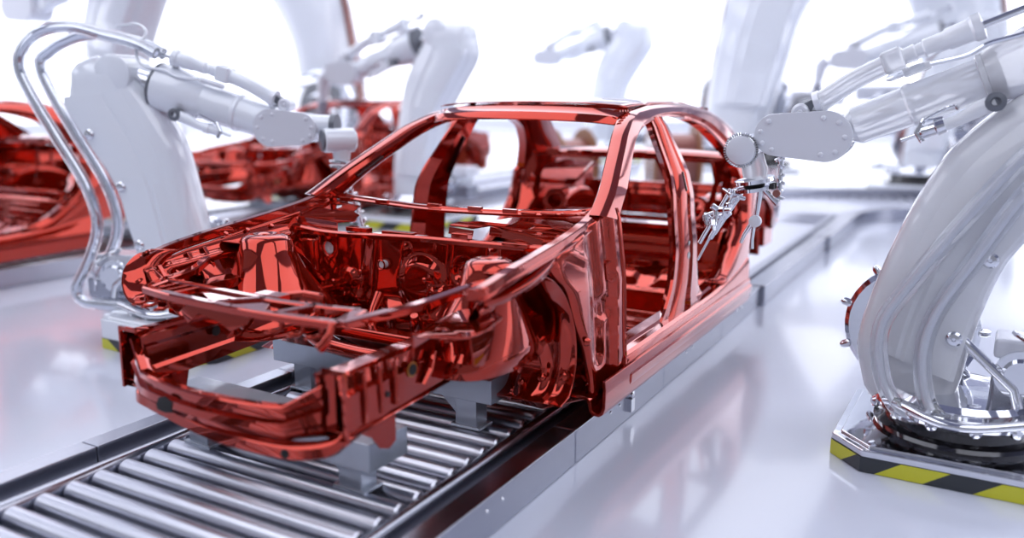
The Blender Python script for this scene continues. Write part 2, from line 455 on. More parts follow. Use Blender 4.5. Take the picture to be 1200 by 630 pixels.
    # ---- front wheel house
    def wheelhouse(s):
        A = catmull([(.78, .822), (.86, .815), (.95, .785), (1.06, .70), (1.14, .56), (1.155, .42), (1.11, .315), (1.03, .285)], 60)
        def fn(u, v):
            k = u*59; i = min(58, int(k)); f = k-i; y, z = A[i]*(1-f)+A[i+1]*f
            w = min(1, u/.3); xo = .735+.045*w; xi = .60-.13*w
            x = xi+(xo-xi)*v
            tow = min(1, max(0, (u-.08)/.3))
            d = .045*math.sin(PI*v)*tow*math.sin(PI*min(1, max(0, (u-.15)/.6)))
            d += -.035*blob(v, u, (.50, .38), .30, .6)+.03*blob(v, u, (.45, .78), .25, .5)-.03*seg(v, u, (.05, .60), (.85, .50), .12)+.022*seg(v, u, (.9, .35), (.75, .95), .10)
            cyy, czz = .76, .40; n = unit((y-cyy, z-czz))
            return (x, y-n[0]*d, z-n[1]*d)
        return G().grid(fn, 110, 50)
    both(wheelhouse, 'front_wheel_house', ang=50, solid=.003)
    def innerwall(s):
        # wheel-side wall below the strut tower
        def fn(u, v):
            y = .62+.46*u; z = .80-(.20+.16*min(1, max(0, (y-.80)/.14)))*v; tt = min(1, max(0, (.86-z)/.25)); xa = .715-.2*tt**1.4+.02
            dx = .032*math.exp(-((y-.88)/.13)**2)*(1-.6*v)+.03*seg(y, z, (.56, .74), (.74, .44), .05)-.025*blob(y, z, (.80, .50), .09)+.014*math.sin(22*y+9*z)
            return (xa+dx*(v > 0)*min(1, v*2)-.02*v, y, z)
        g = G().grid(fn, 60, 44)
        return g
    both(innerwall, 'inner_wheel_wall', ang=50, solid=.003)
    def bosses(s):
        g = G()
        g.rev((.60, .665, .655), (.75, -.6, .1), [(-.02, .030), (.02, .028), (.03, .022), (.03, .013), (.0, .012)], 18, cap=False)
        g.rev((.66, 1.10, .36), (.3, -1, .2), [(-.01, .016), (.012, .013), (.016, .006)], 12); g.rev((.58, 1.08, .335), (.3, -1, .2), [(-.01, .014), (.012, .012), (.016, .006)], 12)
        g.rev((.745, 1.12, .375), (.3, -1, .2), [(-.01, .02), (.02, .015), (.024, .006)], 12)
        return g
    both(bosses, 'wheel_house_boss', ang=40, solid=.002)
    def gusset(s):
        c = catmull([(.72, .60, .775), (.76, .68, .79), (.785, .80, .815), (.785, .92, .845), (.765, 1.02, .875)], 22)
        rows = [[(.60+.005*k, y+.02, z+.005), (x-.05, y, z+.010), (x-.012, y-.004, z+.004), (x, y-.006, z-.006), (x-.002, y-.004, z-.030)] for k, (x, y, z) in enumerate(c)]
        return G().loft(rows)
    gusset(1).build('apron_gusset', RED, root, ang=40, solid=.003)
    # ---- floor of the wheel house behind: toe board lower corner
    def toe(s):
        V = [(.46, 1.02, .285), (.78, 1.10, .30), (.66, 1.10, .235), (.50, 1.14, .23), (.46, 1.30, .23), (.78, 1.30, .24)]
        return G().add(V, [(0, 1, 2, 3), (3, 2, 5, 4)])
    both(toe, 'toe_board_corner', solid=.005)
    # ---- longitudinal rails
    def rail(s):
        rows = []
        for t in np.linspace(0, 1, 26):
            y = .14+1.12*t; zt = .617-.004*t-.02*max(0, t-.7); zb = .415+.055*t
            xo = .512-.004*math.sin(t*PI); xi = .425
            rib = .007*(seg(t, 0, (.05, 0), (.05, 0), .03)+seg(t, 0, (.16, 0), (.16, 0), .035)+seg(t, 0, (.26, 0), (.26, 0), .035))
            h = zt-zb
            rows.append([(xi, y, zb), (xi, y, zb+.25*h), (xi+.008, y, zb+.32*h), (xi+.008, y, zb+.68*h), (xi, y, zb+.75*h), (xi, y, zt-.02), (xi-.022, y, zt-.018), (xi-.022, y, zt-.012), (xi+.004, y, zt-.010), (xi+.008, y, zt), (xo-.022, y, zt), (xo-.016+rib, y, zt-.012), (xo-.012+rib, y, zt-.055), (xo+rib, y, zt-.070), (xo+rib, y, zb+.07*h), (xo+.008, y, zb+.045*h), (xo+.012, y, zb+.02*h), (xo+.006, y, zb-.004)])
        g = G().loft(rows, cu=True)
        return g
    both(rail, 'longitudinal_rail', ang=18)
    def railbits(s):
        g = G()
        for y, z0, z1 in ((.235, .60, .44), (.31, .60, .45), (.385, .60, .455)):
            g.tube([(.514, y, z0), (.520, y, (z0+z1)/2), (.515, y, z1)], .007, 8)
        for y in (.56, .76):
            g.tube([(.516, y+.035, .575), (.524, y, .52), (.518, y-.03, .478)], .011, 8)
        # front flange frame and hanging tab
        g.beam((.515, .145, .625), (.52, .145, .405), .012, .010); g.beam((.43, .145, .622), (.52, .145, .622), .01, .014)
        g.plate([(.516, .20, .42), (.516, .38, .425), (.516, .38, .335), (.516, .345, .318), (.516, .30, .335), (.516, .26, .385)], (-.006, 0, 0))
        return g
    both(railbits, 'rail_rib', ang=40)
    def openings(s):
        g = G()
        for x in (.5175, .4155):
            g.rev((x, .475, .545), (1, 0, 0), [(-.002, .019), (.002, .019)], 18)
        g.rev((.517, .345, .50), (1, 0, 0), [(-.002, .010), (.002, .010)], 14)
        return g
    both(openings, 'rail_hole_shade', DARK)  # flat black discs stand in for the shade inside the holes
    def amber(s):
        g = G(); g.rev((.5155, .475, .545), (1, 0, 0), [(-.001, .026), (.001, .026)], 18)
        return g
    both(amber, 'amber_disc', AMBER)  # flat amber disc around the rail hole
    # ---- horn brackets (flat orange-lit shelves by the front wheel arch)
    def shelf(s):
        g = G()
        g.plate([(.566, .405, .695), (.60, .395, .695), (.72, .445, .695), (.74, .47, .695), (.75, .56, .70), (.72, .70, .705), (.60, .80, .705), (.53, .72, .70)], (0, 0, .006), [[(.62+.022*math.cos(a), .49+.022*math.sin(a), .695) for a in np.linspace(0, 2*PI, 13)[:-1]]])
        g.plate([(.566, .405, .70), (.53, .72, .70), (.53, .72, .67), (.565, .41, .655)], (.005, 0, 0))
        g.plate([(.74, .47, .70), (.742, .49, .60), (.74, .55, .585), (.75, .60, .70)], (-.005, 0, 0))
        g.plate([(.566, .405, .70), (.566, .405, .62), (.54, .44, .60), (.53, .46, .69)], (.004, .003, 0))
        return g
    both(lambda q: shelf(q).xf(lambda p: (p[0]+.012, p[1]-.01, p[2]-.008)), 'lamp_shelf', bevel=.002)
    # ---- firewall, dash, cowl
    fx0, fx1 = -.715, .715
    def fwz(x): return .832+.018*(x/.7)
    def fw(u, v):
        x = fx0+(fx1-fx0)*u; zt = fwz(x); z = zt+(.30-zt)*v
        y = 1.235-.03*math.cos(PI*u*2)+.10*max(0, v-.45)**1.5
        y -= .030*pad(x, z, -.66, -.56, .62, .80, .02)+.035*blob(x, z, (-.02, .62), .14, .4)*(1-.5*v)
        y += .020*seg(x, z, (.10, .80), (.05, .42), .05)+.03*seg(x, z, (-.28, .80), (-.33, .42), .045)
        y -= .028*seg(x, z, (.06, .60), (.50, .60), .03)+.02*seg(x, z, (.36, .80), (.40, .55), .035)
        y -= .016*seg(x, z, (-.46, .55), (-.18, .48), .05)+.02*blob(x, z, (.28, .46), .10)+.018*blob(x, z, (-.40, .62), .05)
        y += .03*blob(x, z, (.20, .70), .07)-.016*seg(x, z, (-.10, .78), (-.12, .64), .02)
        y -= .05*pad(x, z, -.24, .24, .28, .56, .10)
        return (x, y, z)
    HO = [((-.517, .745), .032), ((-.215, .695), .017)]
    def keep(u, v):
        p = fw(u, v); return all(math.hypot((p[0]-c[0])*(1 if r > .02 else 1.3), p[2]-c[1]) > r for c, r in HO)
    g = G().grid(fw, 150, 70, keep)
    snapped = []
    for (x, y, z) in g.v:
        for c, r in HO:
            d = math.hypot(x-c[0], z-c[1])
            if r*.55 < d < r*1.35: x = c[0]+(x-c[0])*r/d; z = c[1]+(z-c[1])*r/d
        snapped.append((x, y, z))
    g.v = snapped
    g.build('firewall', RED, root, ang=50, solid=.003)
    g = G()
    for (cx, cz), r in HO: g.tube([(cx+(r+.004)*math.cos(a), 1.222, cz+(r+.004)*math.sin(a)) for a in np.linspace(0, 2*PI, 25)], .004, 6)
    g.rev((-.62, 1.215, .72), (0, -1, 0), [(0, .035), (.012, .030), (.012, .018), (.0, .014)], 20)
    g.tube([(-.67, 1.20, .80), (-.67, 1.20, .63), (-.56, 1.20, .62), (-.55, 1.20, .64)], .004, 6, sm=16)
    g.rev((.16, 1.20, .635), (0, -1, .1), [(-.02, .018), (.02, .016), (.02, .010)], 14)
    for x, z in ((-.46, .60), (-.40, .55), (-.05, .50), (-.30, .66), (.05, .66), (.22, .60), (-.35, .50)): g.rev((x, 1.19, z), (0, -1, .2), [(-.03, .014), (.012, .012), (.016, .005)], 12)
    g.tube([(-.18, 1.16, .58), (-.16, 1.08, .50), (-.13, 1.05, .42)], [.022, .018, .03], 14, sm=10)
    g.tube([(.05, 1.12, .44), (.12, 1.02, .53), (.13, 1.0, .56)], [.03, .022, .016], 14, sm=10)
    g.build('firewall_fitting', RED, root, ang=40)
    for (cx, cz), r in HO: G().rev((cx, 1.262, cz), (0, -1, 0), [(0, r*1.05), (.03, r*1.02), (.036, r*.8)], 24).build('hole_light_disc', HOLELT, root)  # pale discs stand in for the light seen through the holes
    # top flange of the firewall
    P = catmull([(-.70, 1.20, .845), (-.45, 1.185, .832), (0, 1.17, .85), (.40, 1.185, .852), (.64, 1.20, .852)], 40)
    g = G().loft([[(x, y-.02, z-.022), (x, y-.024, z-.004), (x, y-.012, z+.004), (x, y+.014, z+.004), (x, y+.022, z-.004), (x, y+.022, z-.016)] for x, y, z in P], cu=True, cap=True)
    for x, w, h in ((-.30, .12, .010), (-.08, .16, .008), (.24, .08, .026), (.50, .12, .008)): g.box((x-w/2, 1.165, .842), (x+w/2, 1.205, .852+h))
    g.build('firewall_flange', RED, root, ang=32, bevel=.003)
    # engine-bay floor / lower toe board between the rails
    def lowfw(u, v):
        x = -.44+.88*u; z = .45-.20*v; y = 1.02+.28*v-.06*math.cos((u-.5)*PI)+.02*math.sin(u*25)*math.sin(v*9)
        return (x, y, z+.02*math.sin(u*17))
    G().grid(lowfw, 60, 24).build('lower_toe_board', RED, root, ang=50, solid=.004)
    g = G()
    g.beam((-.43, .98, .46), (.43, .98, .46), .08, .05); g.tube([(-.40, .92, .46), (-.2, .86, .42), (.2, .86, .42), (.40, .92, .46)], .03, 12, sm=20)
    g.build('front_cross_member', RED, root, bevel=.01)
    # windscreen base bar
    P = catmull([(-.735, 1.49, .958), (-.68, 1.50, .946), (-.35, 1.48, .932), (-.067, 1.47, .925), (.377, 1.48, .933), (.62, 1.50, .950), (.725, 1.47, .985)], 50)
    g = G().loft([[(x, y-.02, z-.012), (x, y-.022, z-.002), (x, y-.010, z+.004), (x, y-.006, z+.013), (x, y+.018, z+.013), (x, y+.022, z+.004), (x, y+.022, z-.014)] for x, y, z in P], cu=True, cap=True)
    for x in (-.62, -.40, -.10, .12, .30): g.box((x-.035, 1.462, .925), (x+.035, 1.485, .948))
    g.build('windscreen_base_bar', RED, root, ang=30, bevel=.002)
    g = G()
    for j in range(3):
        for k in range(4): g.box((.30+.095*k+.03*j, 1.545-.045*j, .925+.004*k+.004*j), (.37+.095*k+.03*j, 1.565-.045*j, .934+.004*k+.004*j))
    g.plate([(.26, 1.60, .925), (.28, 1.49, .920), (.70, 1.46, .945), (.72, 1.60, .955)], (0, 0, .006))
    g.build('cowl_vent_panel', RED, root, bevel=.003)
    # near and far cowl plates
    def sq(cx, cy, z, r):
        return [(cx+r*math.copysign(abs(math.cos(a))**.6, math.cos(a)), cy+r*1.1*math.copysign(abs(math.sin(a))**.6, math.sin(a)), z) for a in np.linspace(0, 2*PI, 25)[:-1]]
    def tz(y): return .880+.05*(y-1.25)
    g = G().plate([(x, y, tz(y)) for x, y in ((.10, 1.30), (.235, 1.28), (.27, 1.36), (.56, 1.25), (.69, 1.25), (.70, 1.44), (.52, 1.56), (.27, 1.56), (.22, 1.44), (.10, 1.38))], (0, 0, .005), [[(x, y, tz(y)) for x, y, z in sq(.50, 1.38, .888, .045)]])
    g.plate([(.10, 1.30, .878), (.235, 1.28, .875), (.235, 1.272, .85), (.10, 1.292, .85)], (0, .004, 0))
    g.plate([(.27, 1.355, .885), (.58, 1.245, .868), (.58, 1.24, .845), (.27, 1.347, .85)], (0, .004, 0))
    g.build('cowl_plate', RED, root, ang=30)
    g = G().plate([(-.70, 1.225, .875), (-.44, 1.20, .868), (-.40, 1.26, .868), (-.43, 1.34, .885), (-.455, 1.33, .90), (-.49, 1.42, .915), (-.70, 1.46, .925), (-.72, 1.36, .905)], (0, 0, .005), [[(-.66, 1.35, .902), (-.59, 1.33, .898), (-.57, 1.38, .907), (-.60, 1.415, .914), (-.67, 1.42, .915)]])
    g.plate([(-.70, 1.225, .875), (-.44, 1.20, .868), (-.44, 1.20, .835), (-.70, 1.22, .84)], (0, .004, 0))
    g.build('cowl_plate', RED, root, ang=30)
    # ---- windscreen header, roof skin, rear header
    P = catmull([(-.575, 2.16, 1.325), (-.515, 2.09, 1.342), (-.35, 2.03, 1.358), (0, 2.0, 1.366), (.35, 2.03, 1.358), (.515, 2.09, 1.342), (.575, 2.16, 1.325)], 50)
    g = G().loft([[(x, y-.030, z-.052), (x, y-.036, z-.048), (x, y-.034, z-.040), (x, y-.012, z-.012), (x, y+.03, z+.0), (x, y+.05, z+.014), (x, y+.085, z+.017), (x, y+.09, z-.02), (x, y+.05, z-.04)] for x, y, z in P], cu=True, cap=True)
    for x in (-.40, -.15, .12, .30, .42): g.rev((x, 2.002+.30*x*x, 1.340-.1*x*x), (0, -.8, .7), [(0, .013), (.004, .010)], 12)
    for k in range(5): g.box((.515+.004*k, 2.06+.022*k, 1.353), (.545+.004*k, 2.068+.022*k, 1.362))
    g.build('windscreen_header', RED, root, ang=30)
    def roof(u, v):
        x = (-.53+1.06*u); w = math.cos((u-.5)*PI)**.5 if 0 < u < 1 else 0
        y0 = 2.09+.35*x*x*.6; y1 = 3.28; y = y0+(y1-y0)*v
        zz = float(np.interp(y, [2.05, 2.3, 2.6, 3.0, 3.3], [1.368, 1.384, 1.392, 1.390, 1.362]))
        return (x, y, zz-.002+.030*w-.006*seg(y, 0, (2.45, 0), (2.45, 0), .05)-.006*seg(y, 0, (2.9, 0), (2.9, 0), .05))
    G().grid(roof, 30, 30).build('roof_panel', RED, root, ang=40, solid=.003)
    g = G()
    for y, z in ((2.52, 1.372), (2.92, 1.372)): g.loft([[(x, y-.04, z+.022*math.cos(x*2.6)-.01), (x, y-.02, z+.022*math.cos(x*2.6)-.028), (x, y+.02, z+.022*math.cos(x*2.6)-.028), (x, y+.04, z+.022*math.cos(x*2.6)-.01)] for x in np.linspace(-.56, .56, 16)])
    g.loft([[(x, 3.20, 1.362+.012*math.cos(x*2.6)), (x, 3.22, 1.340+.012*math.cos(x*2.6)), (x, 3.29, 1.335+.012*math.cos(x*2.6)), (x, 3.31, 1.358+.012*math.cos(x*2.6))] for x in np.linspace(-.57, .57, 16)])
    g.build('roof_bow', RED, root, ang=35, solid=.004)
    # ---- rear shelf, trunk and seat bulkhead
    P = catmull([(-.70, 3.52, 1.065), (-.4, 3.50, 1.082), (0, 3.49, 1.088), (.4, 3.50, 1.082), (.70, 3.52, 1.065)], 40)
    g = G().loft([[(x, y-.05, z-.05), (x, y-.055, z-.01), (x, y-.035, z), (x, y, z+.004), (x, y+.03, z+.016), (x, y+.07, z+.016), (x, y+.075, z-.03), (x, y+.02, z-.055)] for x, y, z in P], cu=True, cap=True)
    for x in (-.52, -.38, -.28, .1, .3): g.box((x-.04, 3.435, 1.05), (x+.04, 3.455, 1.085))
    g.build('parcel_shelf_bar', RED, root, ang=30, bevel=.002)
    g = G().plate([(-.70, 3.42, 1.045), (.70, 3.42, 1.045), (.70, 3.50, 1.05), (.20, 3.56, 1.05), (-.20, 3.56, 1.05), (-.70, 3.50, 1.05)], (0, 0, .005))
    g.beam((.20, 3.46, 1.04), (.34, 3.36, .86), .022, .012); g.beam((-.20, 3.46, 1.04), (-.34, 3.36, .86), .022, .012)
    g.beam((.02, 3.46, 1.04), (.02, 3.40, .70), .014, .01)
    g.build('parcel_shelf', RED, root, bevel=.002)
    def wh_in(s):
        # inner rear wheel dome with speaker ring
        def fn(u, v):
            a = PI*u; r = .40+.02*math.sin(7*a); y = 3.74-.42*math.cos(a); z = .36+.45*math.sin(a)
            x = .70-.24*math.sin(PI/2*min(1, v*1.5))
            k = 1-max(0, v-.6)/.4*.9
            return (x, 3.74+(y-3.74)*k, .36+(z-.36)*k)
        g = G().grid(fn, 40, 26)
        g.rev((.50, 3.42, .74), (-.5, -.9, .2), [(-.02, .085), (.014, .080), (.018, .070), (.016, .050), (.0, .046)], 26, cap=False)
        return g
    both(wh_in, 'rear_wheel_dome', ang=45, solid=.004)
    def cpanel(s):
        g = G()
        g.plate([(.70, 3.40, 1.06), (.715, 3.37, .92), (.71, 3.30, .72), (.70, 3.14, .55), (.63, 3.18, .55), (.58, 3.32, .74), (.60, 3.40, .92), (.55, 3.45, 1.06)], (-.006, .004, 0), [[(.66, 3.37, .93), (.665, 3.33, .82), (.63, 3.34, .82), (.625, 3.38, .90)]])
        return g
    both(cpanel, 'rear_side_brace', bevel=.003)
    def seatfn(u, v):
        x = -.72+1.44*u
        P = np.array([(1.28, .30), (1.42, .235), (1.7, .225), (1.92, .225), (1.95, .265), (2.04, .265), (2.07, .225), (2.55, .225), (2.72, .24), (2.80, .33), (2.95, .40), (3.12, .43), (3.16, .60), (3.20, .645), (3.30, .652), (3.33, .60), (3.6, .56), (4.3, .56)])
        s_ = v*(len(P)-1); i = min(len(P)-2, int(s_)); f = s_-i; y, z = P[i]*(1-f)+P[i+1]*f
        tun = max(0, 1-abs(x)/.17); tun = tun*tun*(3-2*tun)
        if y < 3.0: z = max(z, z*.4+.6*z+.16*tun*(1 if y < 2.6 else max(0, 1-(y-2.6)/.35)))
        if y < 2.6: z -= .012*(seg(x, y, (.28, 1.5), (.28, 1.88), .03)+seg(x, y, (.48, 1.5), (.48, 1.88), .03)+seg(x, y, (-.28, 1.5), (-.28, 1.88), .03)+seg(x, y, (-.48, 1.5), (-.48, 1.88), .03)+seg(x, y, (.38, 2.15), (.38, 2.5), .04)+seg(x, y, (.58, 2.15), (.58, 2.5), .03)+seg(x, y, (-.48, 2.15), (-.48, 2.5), .03))
        if 2.8 < y < 3.15:
            z += .016*(pad(x, y, .15, .32, 2.86, 3.06, .03)+pad(x, y, .42, .60, 2.86, 3.06, .03)+pad(x, y, -.32, -.15, 2.86, 3.06, .03)+pad(x, y, -.60, -.42, 2.86, 3.06, .03))
        z += .018*max(0, abs(x)-.6)/.12*(y < 3.1)
        return (x, y, z)
    G().grid(seatfn, 90, 170).build('floor_pan', REDF, root, ang=55, solid=.004)
    g = G()
    for s in (1, -1):
        g.beam((s*.20, 1.99, .285), (s*.70, 1.99, .285), .10, .05)
        g.beam((s*.22, 1.80, .25), (s*.66, 1.80, .25), .03, .02); g.beam((s*.22, 2.3, .25), (s*.66, 2.3, .25), .04, .025)
        for x in (.30, .56): g.rev((s*x, 2.0, .31), (0, 0, 1), [(0, .02), (.012, .018), (.016, .008)], 12); g.rev((s*x, 2.2, .235), (0, 0, 1), [(0, .028), (.01, .024)], 12)
        g.beam((s*.12, 3.10, .50), (s*.62, 3.10, .50), .03, .04); g.beam((s*.10, 3.13, .56), (s*.5, 3.13, .56), .03, .02)
        g.box((s*.30-.05, 3.0, .44), (s*.30+.05, 3.07, .475)); g.box((s*.5-.03, 3.02, .44), (s*.5+.03, 3.06, .47))
    g.beam((-.70, 3.22, .66), (.70, 3.22, .66), .12, .03)
    g.build('seat_cross_member', RED, root, bevel=.006)
    # rear bulkhead: beam between the rear pillars and the trunk back panel
    def back(u, v):
        x = -.70+1.40*u; z = .56+.23*v; y = 4.36+.03*math.cos((u-.5)*2)-.02*pad(x, z, -.35, .35, .60, .74, .03)-.015*seg(x, z, (-.6, .76), (.6, .76), .02)-.02*abs(math.sin(x*14))**6
        return (x, y, z)
    G().grid(back, 80, 30).build('trunk_back_panel', RED, root, ang=45, solid=.005)
    g = G()
    for s in (1, -1):
        g.box((s*.50-.06, 4.30, .44), (s*.50+.06, 4.46, .56)); g.box((s*.70-.05, 4.16, .42), (s*.70+.03, 4.38, .56)); g.beam((s*.62, 4.30, .50), (s*.77, 4.30, .60), .08, .04)
    g.beam((-.70, 4.41, .785), (.70, 4.41, .785), .03, .04)
    g.build('rear_bumper_mount', RED, root, bevel=.006)
    # ---- radiator support
    g = G(); zt = .742
    def bar(P, w, h=.012, n=30, z0=None):
        c = catmull(P, n); rows = []
        for i, p in enumerate(c):
            t = unit(c[min(i+1, n-1)]-c[max(i-1, 0)]); r = unit(np.cross(t, (0, 0, 1)))
            rows.append([p-r*w/2+np.array((0, 0, -h*1.6)), p-r*w/2, p-r*w*.35+np.array((0, 0, h*.4)), p+r*w*.35+np.array((0, 0, h*.4)), p+r*w/2, p+r*w/2+np.array((0, 0, -h*1.6)), p+r*w*.38+np.array((0, 0, -h*1.6)), p+r*w*.38+np.array((0, 0, -h*.4)), p-r*w*.38+np.array((0, 0, -h*.4)), p-r*w*.38+np.array((0, 0, -h*1.6))])
        g.loft(rows, cu=True, cap=True)
    bar([(-.53, .275, zt), (-.35, .245, zt), (-.1, .228, zt), (.15, .225, zt), (.415, .245, zt)], .036)
    bar([(-.575, .40, zt), (-.40, .385, zt), (-.1, .365, zt), (.10, .36, zt), (.37, .395, zt)], .036)
    bar([(-.53, .275, zt), (-.575, .40, zt)], .04); bar([(.415, .245, zt), (.37, .395, zt)], .05)
    bar([(-.15, .23, zt), (-.02, .365, zt)], .026)
    bar([(.16, .225, zt), (.20, .375, zt)], .04)
    bar([(.418, .255, zt), (.455, .44, zt), (.49, .58, zt+.005), (.55, .74, zt+.03), (.62, .80, zt+.06)], .05)
    bar([(-.54, .285, zt), (-.60, .42, zt), (-.62, .55, zt+.01), (-.64, .64, zt+.04)], .04)
    g.build('radiator_support', RED, root, ang=18)
    g = G()
    g.plate([(-.15, .245, zt-.008), (.10, .24, zt-.008), (.02, .35, zt-.008), (-.28, .365, zt-.008), (-.30, .33, zt-.008)], (0, 0, .004))
    g.plate([(-.26, .235, zt-.02), (.06, .225, zt-.02), (.04, .22, zt-.05), (-.04, .218, zt-.085), (-.09, .218, zt-.06), (-.2, .225, zt-.045), (-.26, .228, zt-.09), (-.30, .232, zt-.05)], (0, .004, 0))
    for x in (-.52, -.46, -.38, .18, .27, .34):
        y = .235+.12*x*x
        g.tube([(x, y, zt-.005), (x, y-.004, zt-.05), (x-.012, y-.02, zt-.056), (x-.03, y-.03, zt-.056)], .0085, 8)
        g.rev((x-.03, y-.03, zt-.062), (0, 0, 1), [(0, .014), (.008, .014)], 12)
    for x in (-.49, -.43, -.37): g.box((x-.012, .27, zt-.02), (x+.012, .385, zt+.002))
    g.tube([(.40, .235, zt), (.405, .215, zt-.03), (.395, .20, zt-.06), (.38, .195, zt-.075)], [.012, .012, .016, .018], 10)
    g.tube([(-.10, .24, zt-.03), (-.13, .32, zt-.08), (-.16, .38, zt-.13)], .006, 8)
    g.box((-.12, .40, .70), (.0, .46, .742)); g.tube([(-.06, .46, .72), (.02, .50, .73), (.05, .56, .71)], .02, 8)
    g.build('support_bracket', RED, root, ang=40, bevel=.002)
    # ---- bumper beam
    g = G()
    st = [(-.49, .165, .60, .425), (-.46, .138, .592, .422), (-.33, .076, .515, .405), (-.27, .066, .508, .400), (-.12, .048, .502, .398), (0, .044, .50, .397), (.12, .048, .502, .398), (.27, .062, .506, .400), (.33, .072, .512, .405), (.415, .120, .565, .415), (.435, .133, .578, .417)]
    rows = []
    for x, y, zt_, zb in st:
        h = zt_-zb
        rows.append([(x*.97, y+.045, zt_-.012), (x*.985, y+.030, zt_), (x, y+.006, zt_), (x, y, zt_-.006), (x, y, zt_-.22*h), (x*.99, y+.014, zt_-.30*h), (x*.99, y+.014, zt_-.42*h), (x, y-.004, zt_-.50*h), (x, y-.006, zt_-.74*h), (x*.99, y+.010, zt_-.82*h), (x*.99, y+.012, zb), (x*.985, y+.03, zb-.012), (x*.96, y+.06, zb-.014), (x*.97, y+.060, zb+.3*h)])
    g.loft(rows, cu=True, cap=True).build('bumper_beam', RED, root, ang=20)
    g = G()
    low = [(-.44, .17, .40), (-.38, .092, .398), (-.30, .078, .388), (-.20, .068, .378), (.0, .060, .352), (.2, .058, .350), (.37, .070, .355), (.47, .115, .37), (.50, .17, .40), (.50, .30, .43)]
    c = catmull(low, 44)
    rows = [[(x, y+.02, z+.05), (x, y, z+.03), (x, y-.003, z), (x*.99, y+.014, z-.010), (x*.96, y+.07, z-.006)] for x, y, z in c]
    g.loft(rows).build('lower_valance', RED, root, ang=35, solid=.005)
    g = G()
    g.rev((.345, .064, .368), (0.12, -1, 0), [(-.004, .015), (.004, .015)], 16)
    g.plate([(-.215, .049, .425), (-.20, .049, .452), (-.165, .047, .462), (-.130, .046, .448), (-.135, .047, .412), (-.17, .048, .405), (-.21, .049, .408)], (0, -.004, 0))
    g.build('front_opening_shade', DARK, root)  # black plates laid on the surface as shade of the openings
    def crash(s):
        g = G()
        g.plate([(.400, .150, .605), (.445, .185, .605), (.445, .185, .425), (.400, .150, .425)], (.004, -.005, 0))
        g.plate([(.400, .150, .43), (.520, .150, .43), (.520, .26, .43), (.42, .26, .43)], (0, 0, .005))
        g.plate([(.395, .150, .60), (.43, .150, .60), (.44, .22, .608), (.42, .22, .608)], (0, 0, .005)); return g
    both(crash, 'crash_box', bevel=.003)
    g = G()
    g.beam((-.455, .30, .432), (-.24, .165, .414), .020, .010)
    g.plate([(-.47, .14, .42), (-.34, .11, .41), (-.26, .12, .405), (-.26, .20, .408), (-.44, .36, .42)], (0, 0, .005))
    g.build('lower_brace', RED, root, bevel=.004)
    return root
car = make_car()
# =============================================================== setting
def struct(o): o['kind'] = 'structure'; return o
struct(G().box((-30, -9, -.2), (16, 34, 0)).build('floor', FLOOR))
struct(G().box((-30, 34, 0), (16, 34.2, 7.2)).build('wall_back', WALL))
struct(G().box((-30.2, -9, 0), (-30, 34.2, 7.2)).build('wall_left', WALL))
struct(G().box((16, -9, 0), (16.2, 34.2, 7.2)).build('wall_right', WALL))
struct(G().box((-30.2, -9, 7.2), (16.2, 34.2, 7.4)).build('ceiling', CEIL))
k = 0
pr = None
for yi in range(4):
    for xi in range(4):
        x = -24+10*xi; y = -3.5+10*yi
        if pr is None:
            pr = empty('added_light_panel', 'added long flat white glow panel under the unseen hall ceiling', 'added light', (x, y, 7.2), 0, 'added glow panels')  # out-of-view emissive panels added for light and highlights on the paint
            G().box((-3.3, -4.5, -.10), (3.3, 4.5, -.06)).build('diffuser', PANE, pr)
            g = G()
            for a in (-1, 1): g.box((a*3.33-.04, -4.55, -.12), (a*3.33+.04, 4.55, 0)); g.box((-3.33, a*4.54-.04, -.12), (3.33, a*4.54+.04, 0))
            g.build('frame', GREY, pr)
        else:
            c = copy_tree(pr); c.location = (x, y, 7.2)
for i, (a, b) in enumerate((((-29.5, 33.9, .5), (15.5, 33.97, 6.9)), ((-29.97, -8.5, .5), (-29.9, 33.5, 6.9)), ((15.9, 8.0, .5), (15.97, 33.5, 6.9)))):
    o = struct(G().box(a, b).build('window_%d' % (i+1), GLOW)); fr = G()  # glowing panes added to whiten the background and give bright reflections
    (x0, y0, z0), (x1, y1, z1) = a, b
    if x1-x0 > 1:
        fr.box((x0, y0-.05, z0-.1), (x1, y1, z0)); fr.box((x0, y0-.05, z1), (x1, y1, z1+.1))
    else:
        fr.box((x0-.05, y0, z0-.1), (x1+.05, y1, z0)); fr.box((x0-.05, y0, z1), (x1+.05, y1, z1+.1))
    fr.build('window_frame', WALL, o)
w = bpy.data.worlds.new('world'); SC.world = w; w.use_nodes = True
bg = w.node_tree.nodes['Background']; bg.inputs[0].default_value = (.80, .83, 1.0, 1); bg.inputs[1].default_value = .32

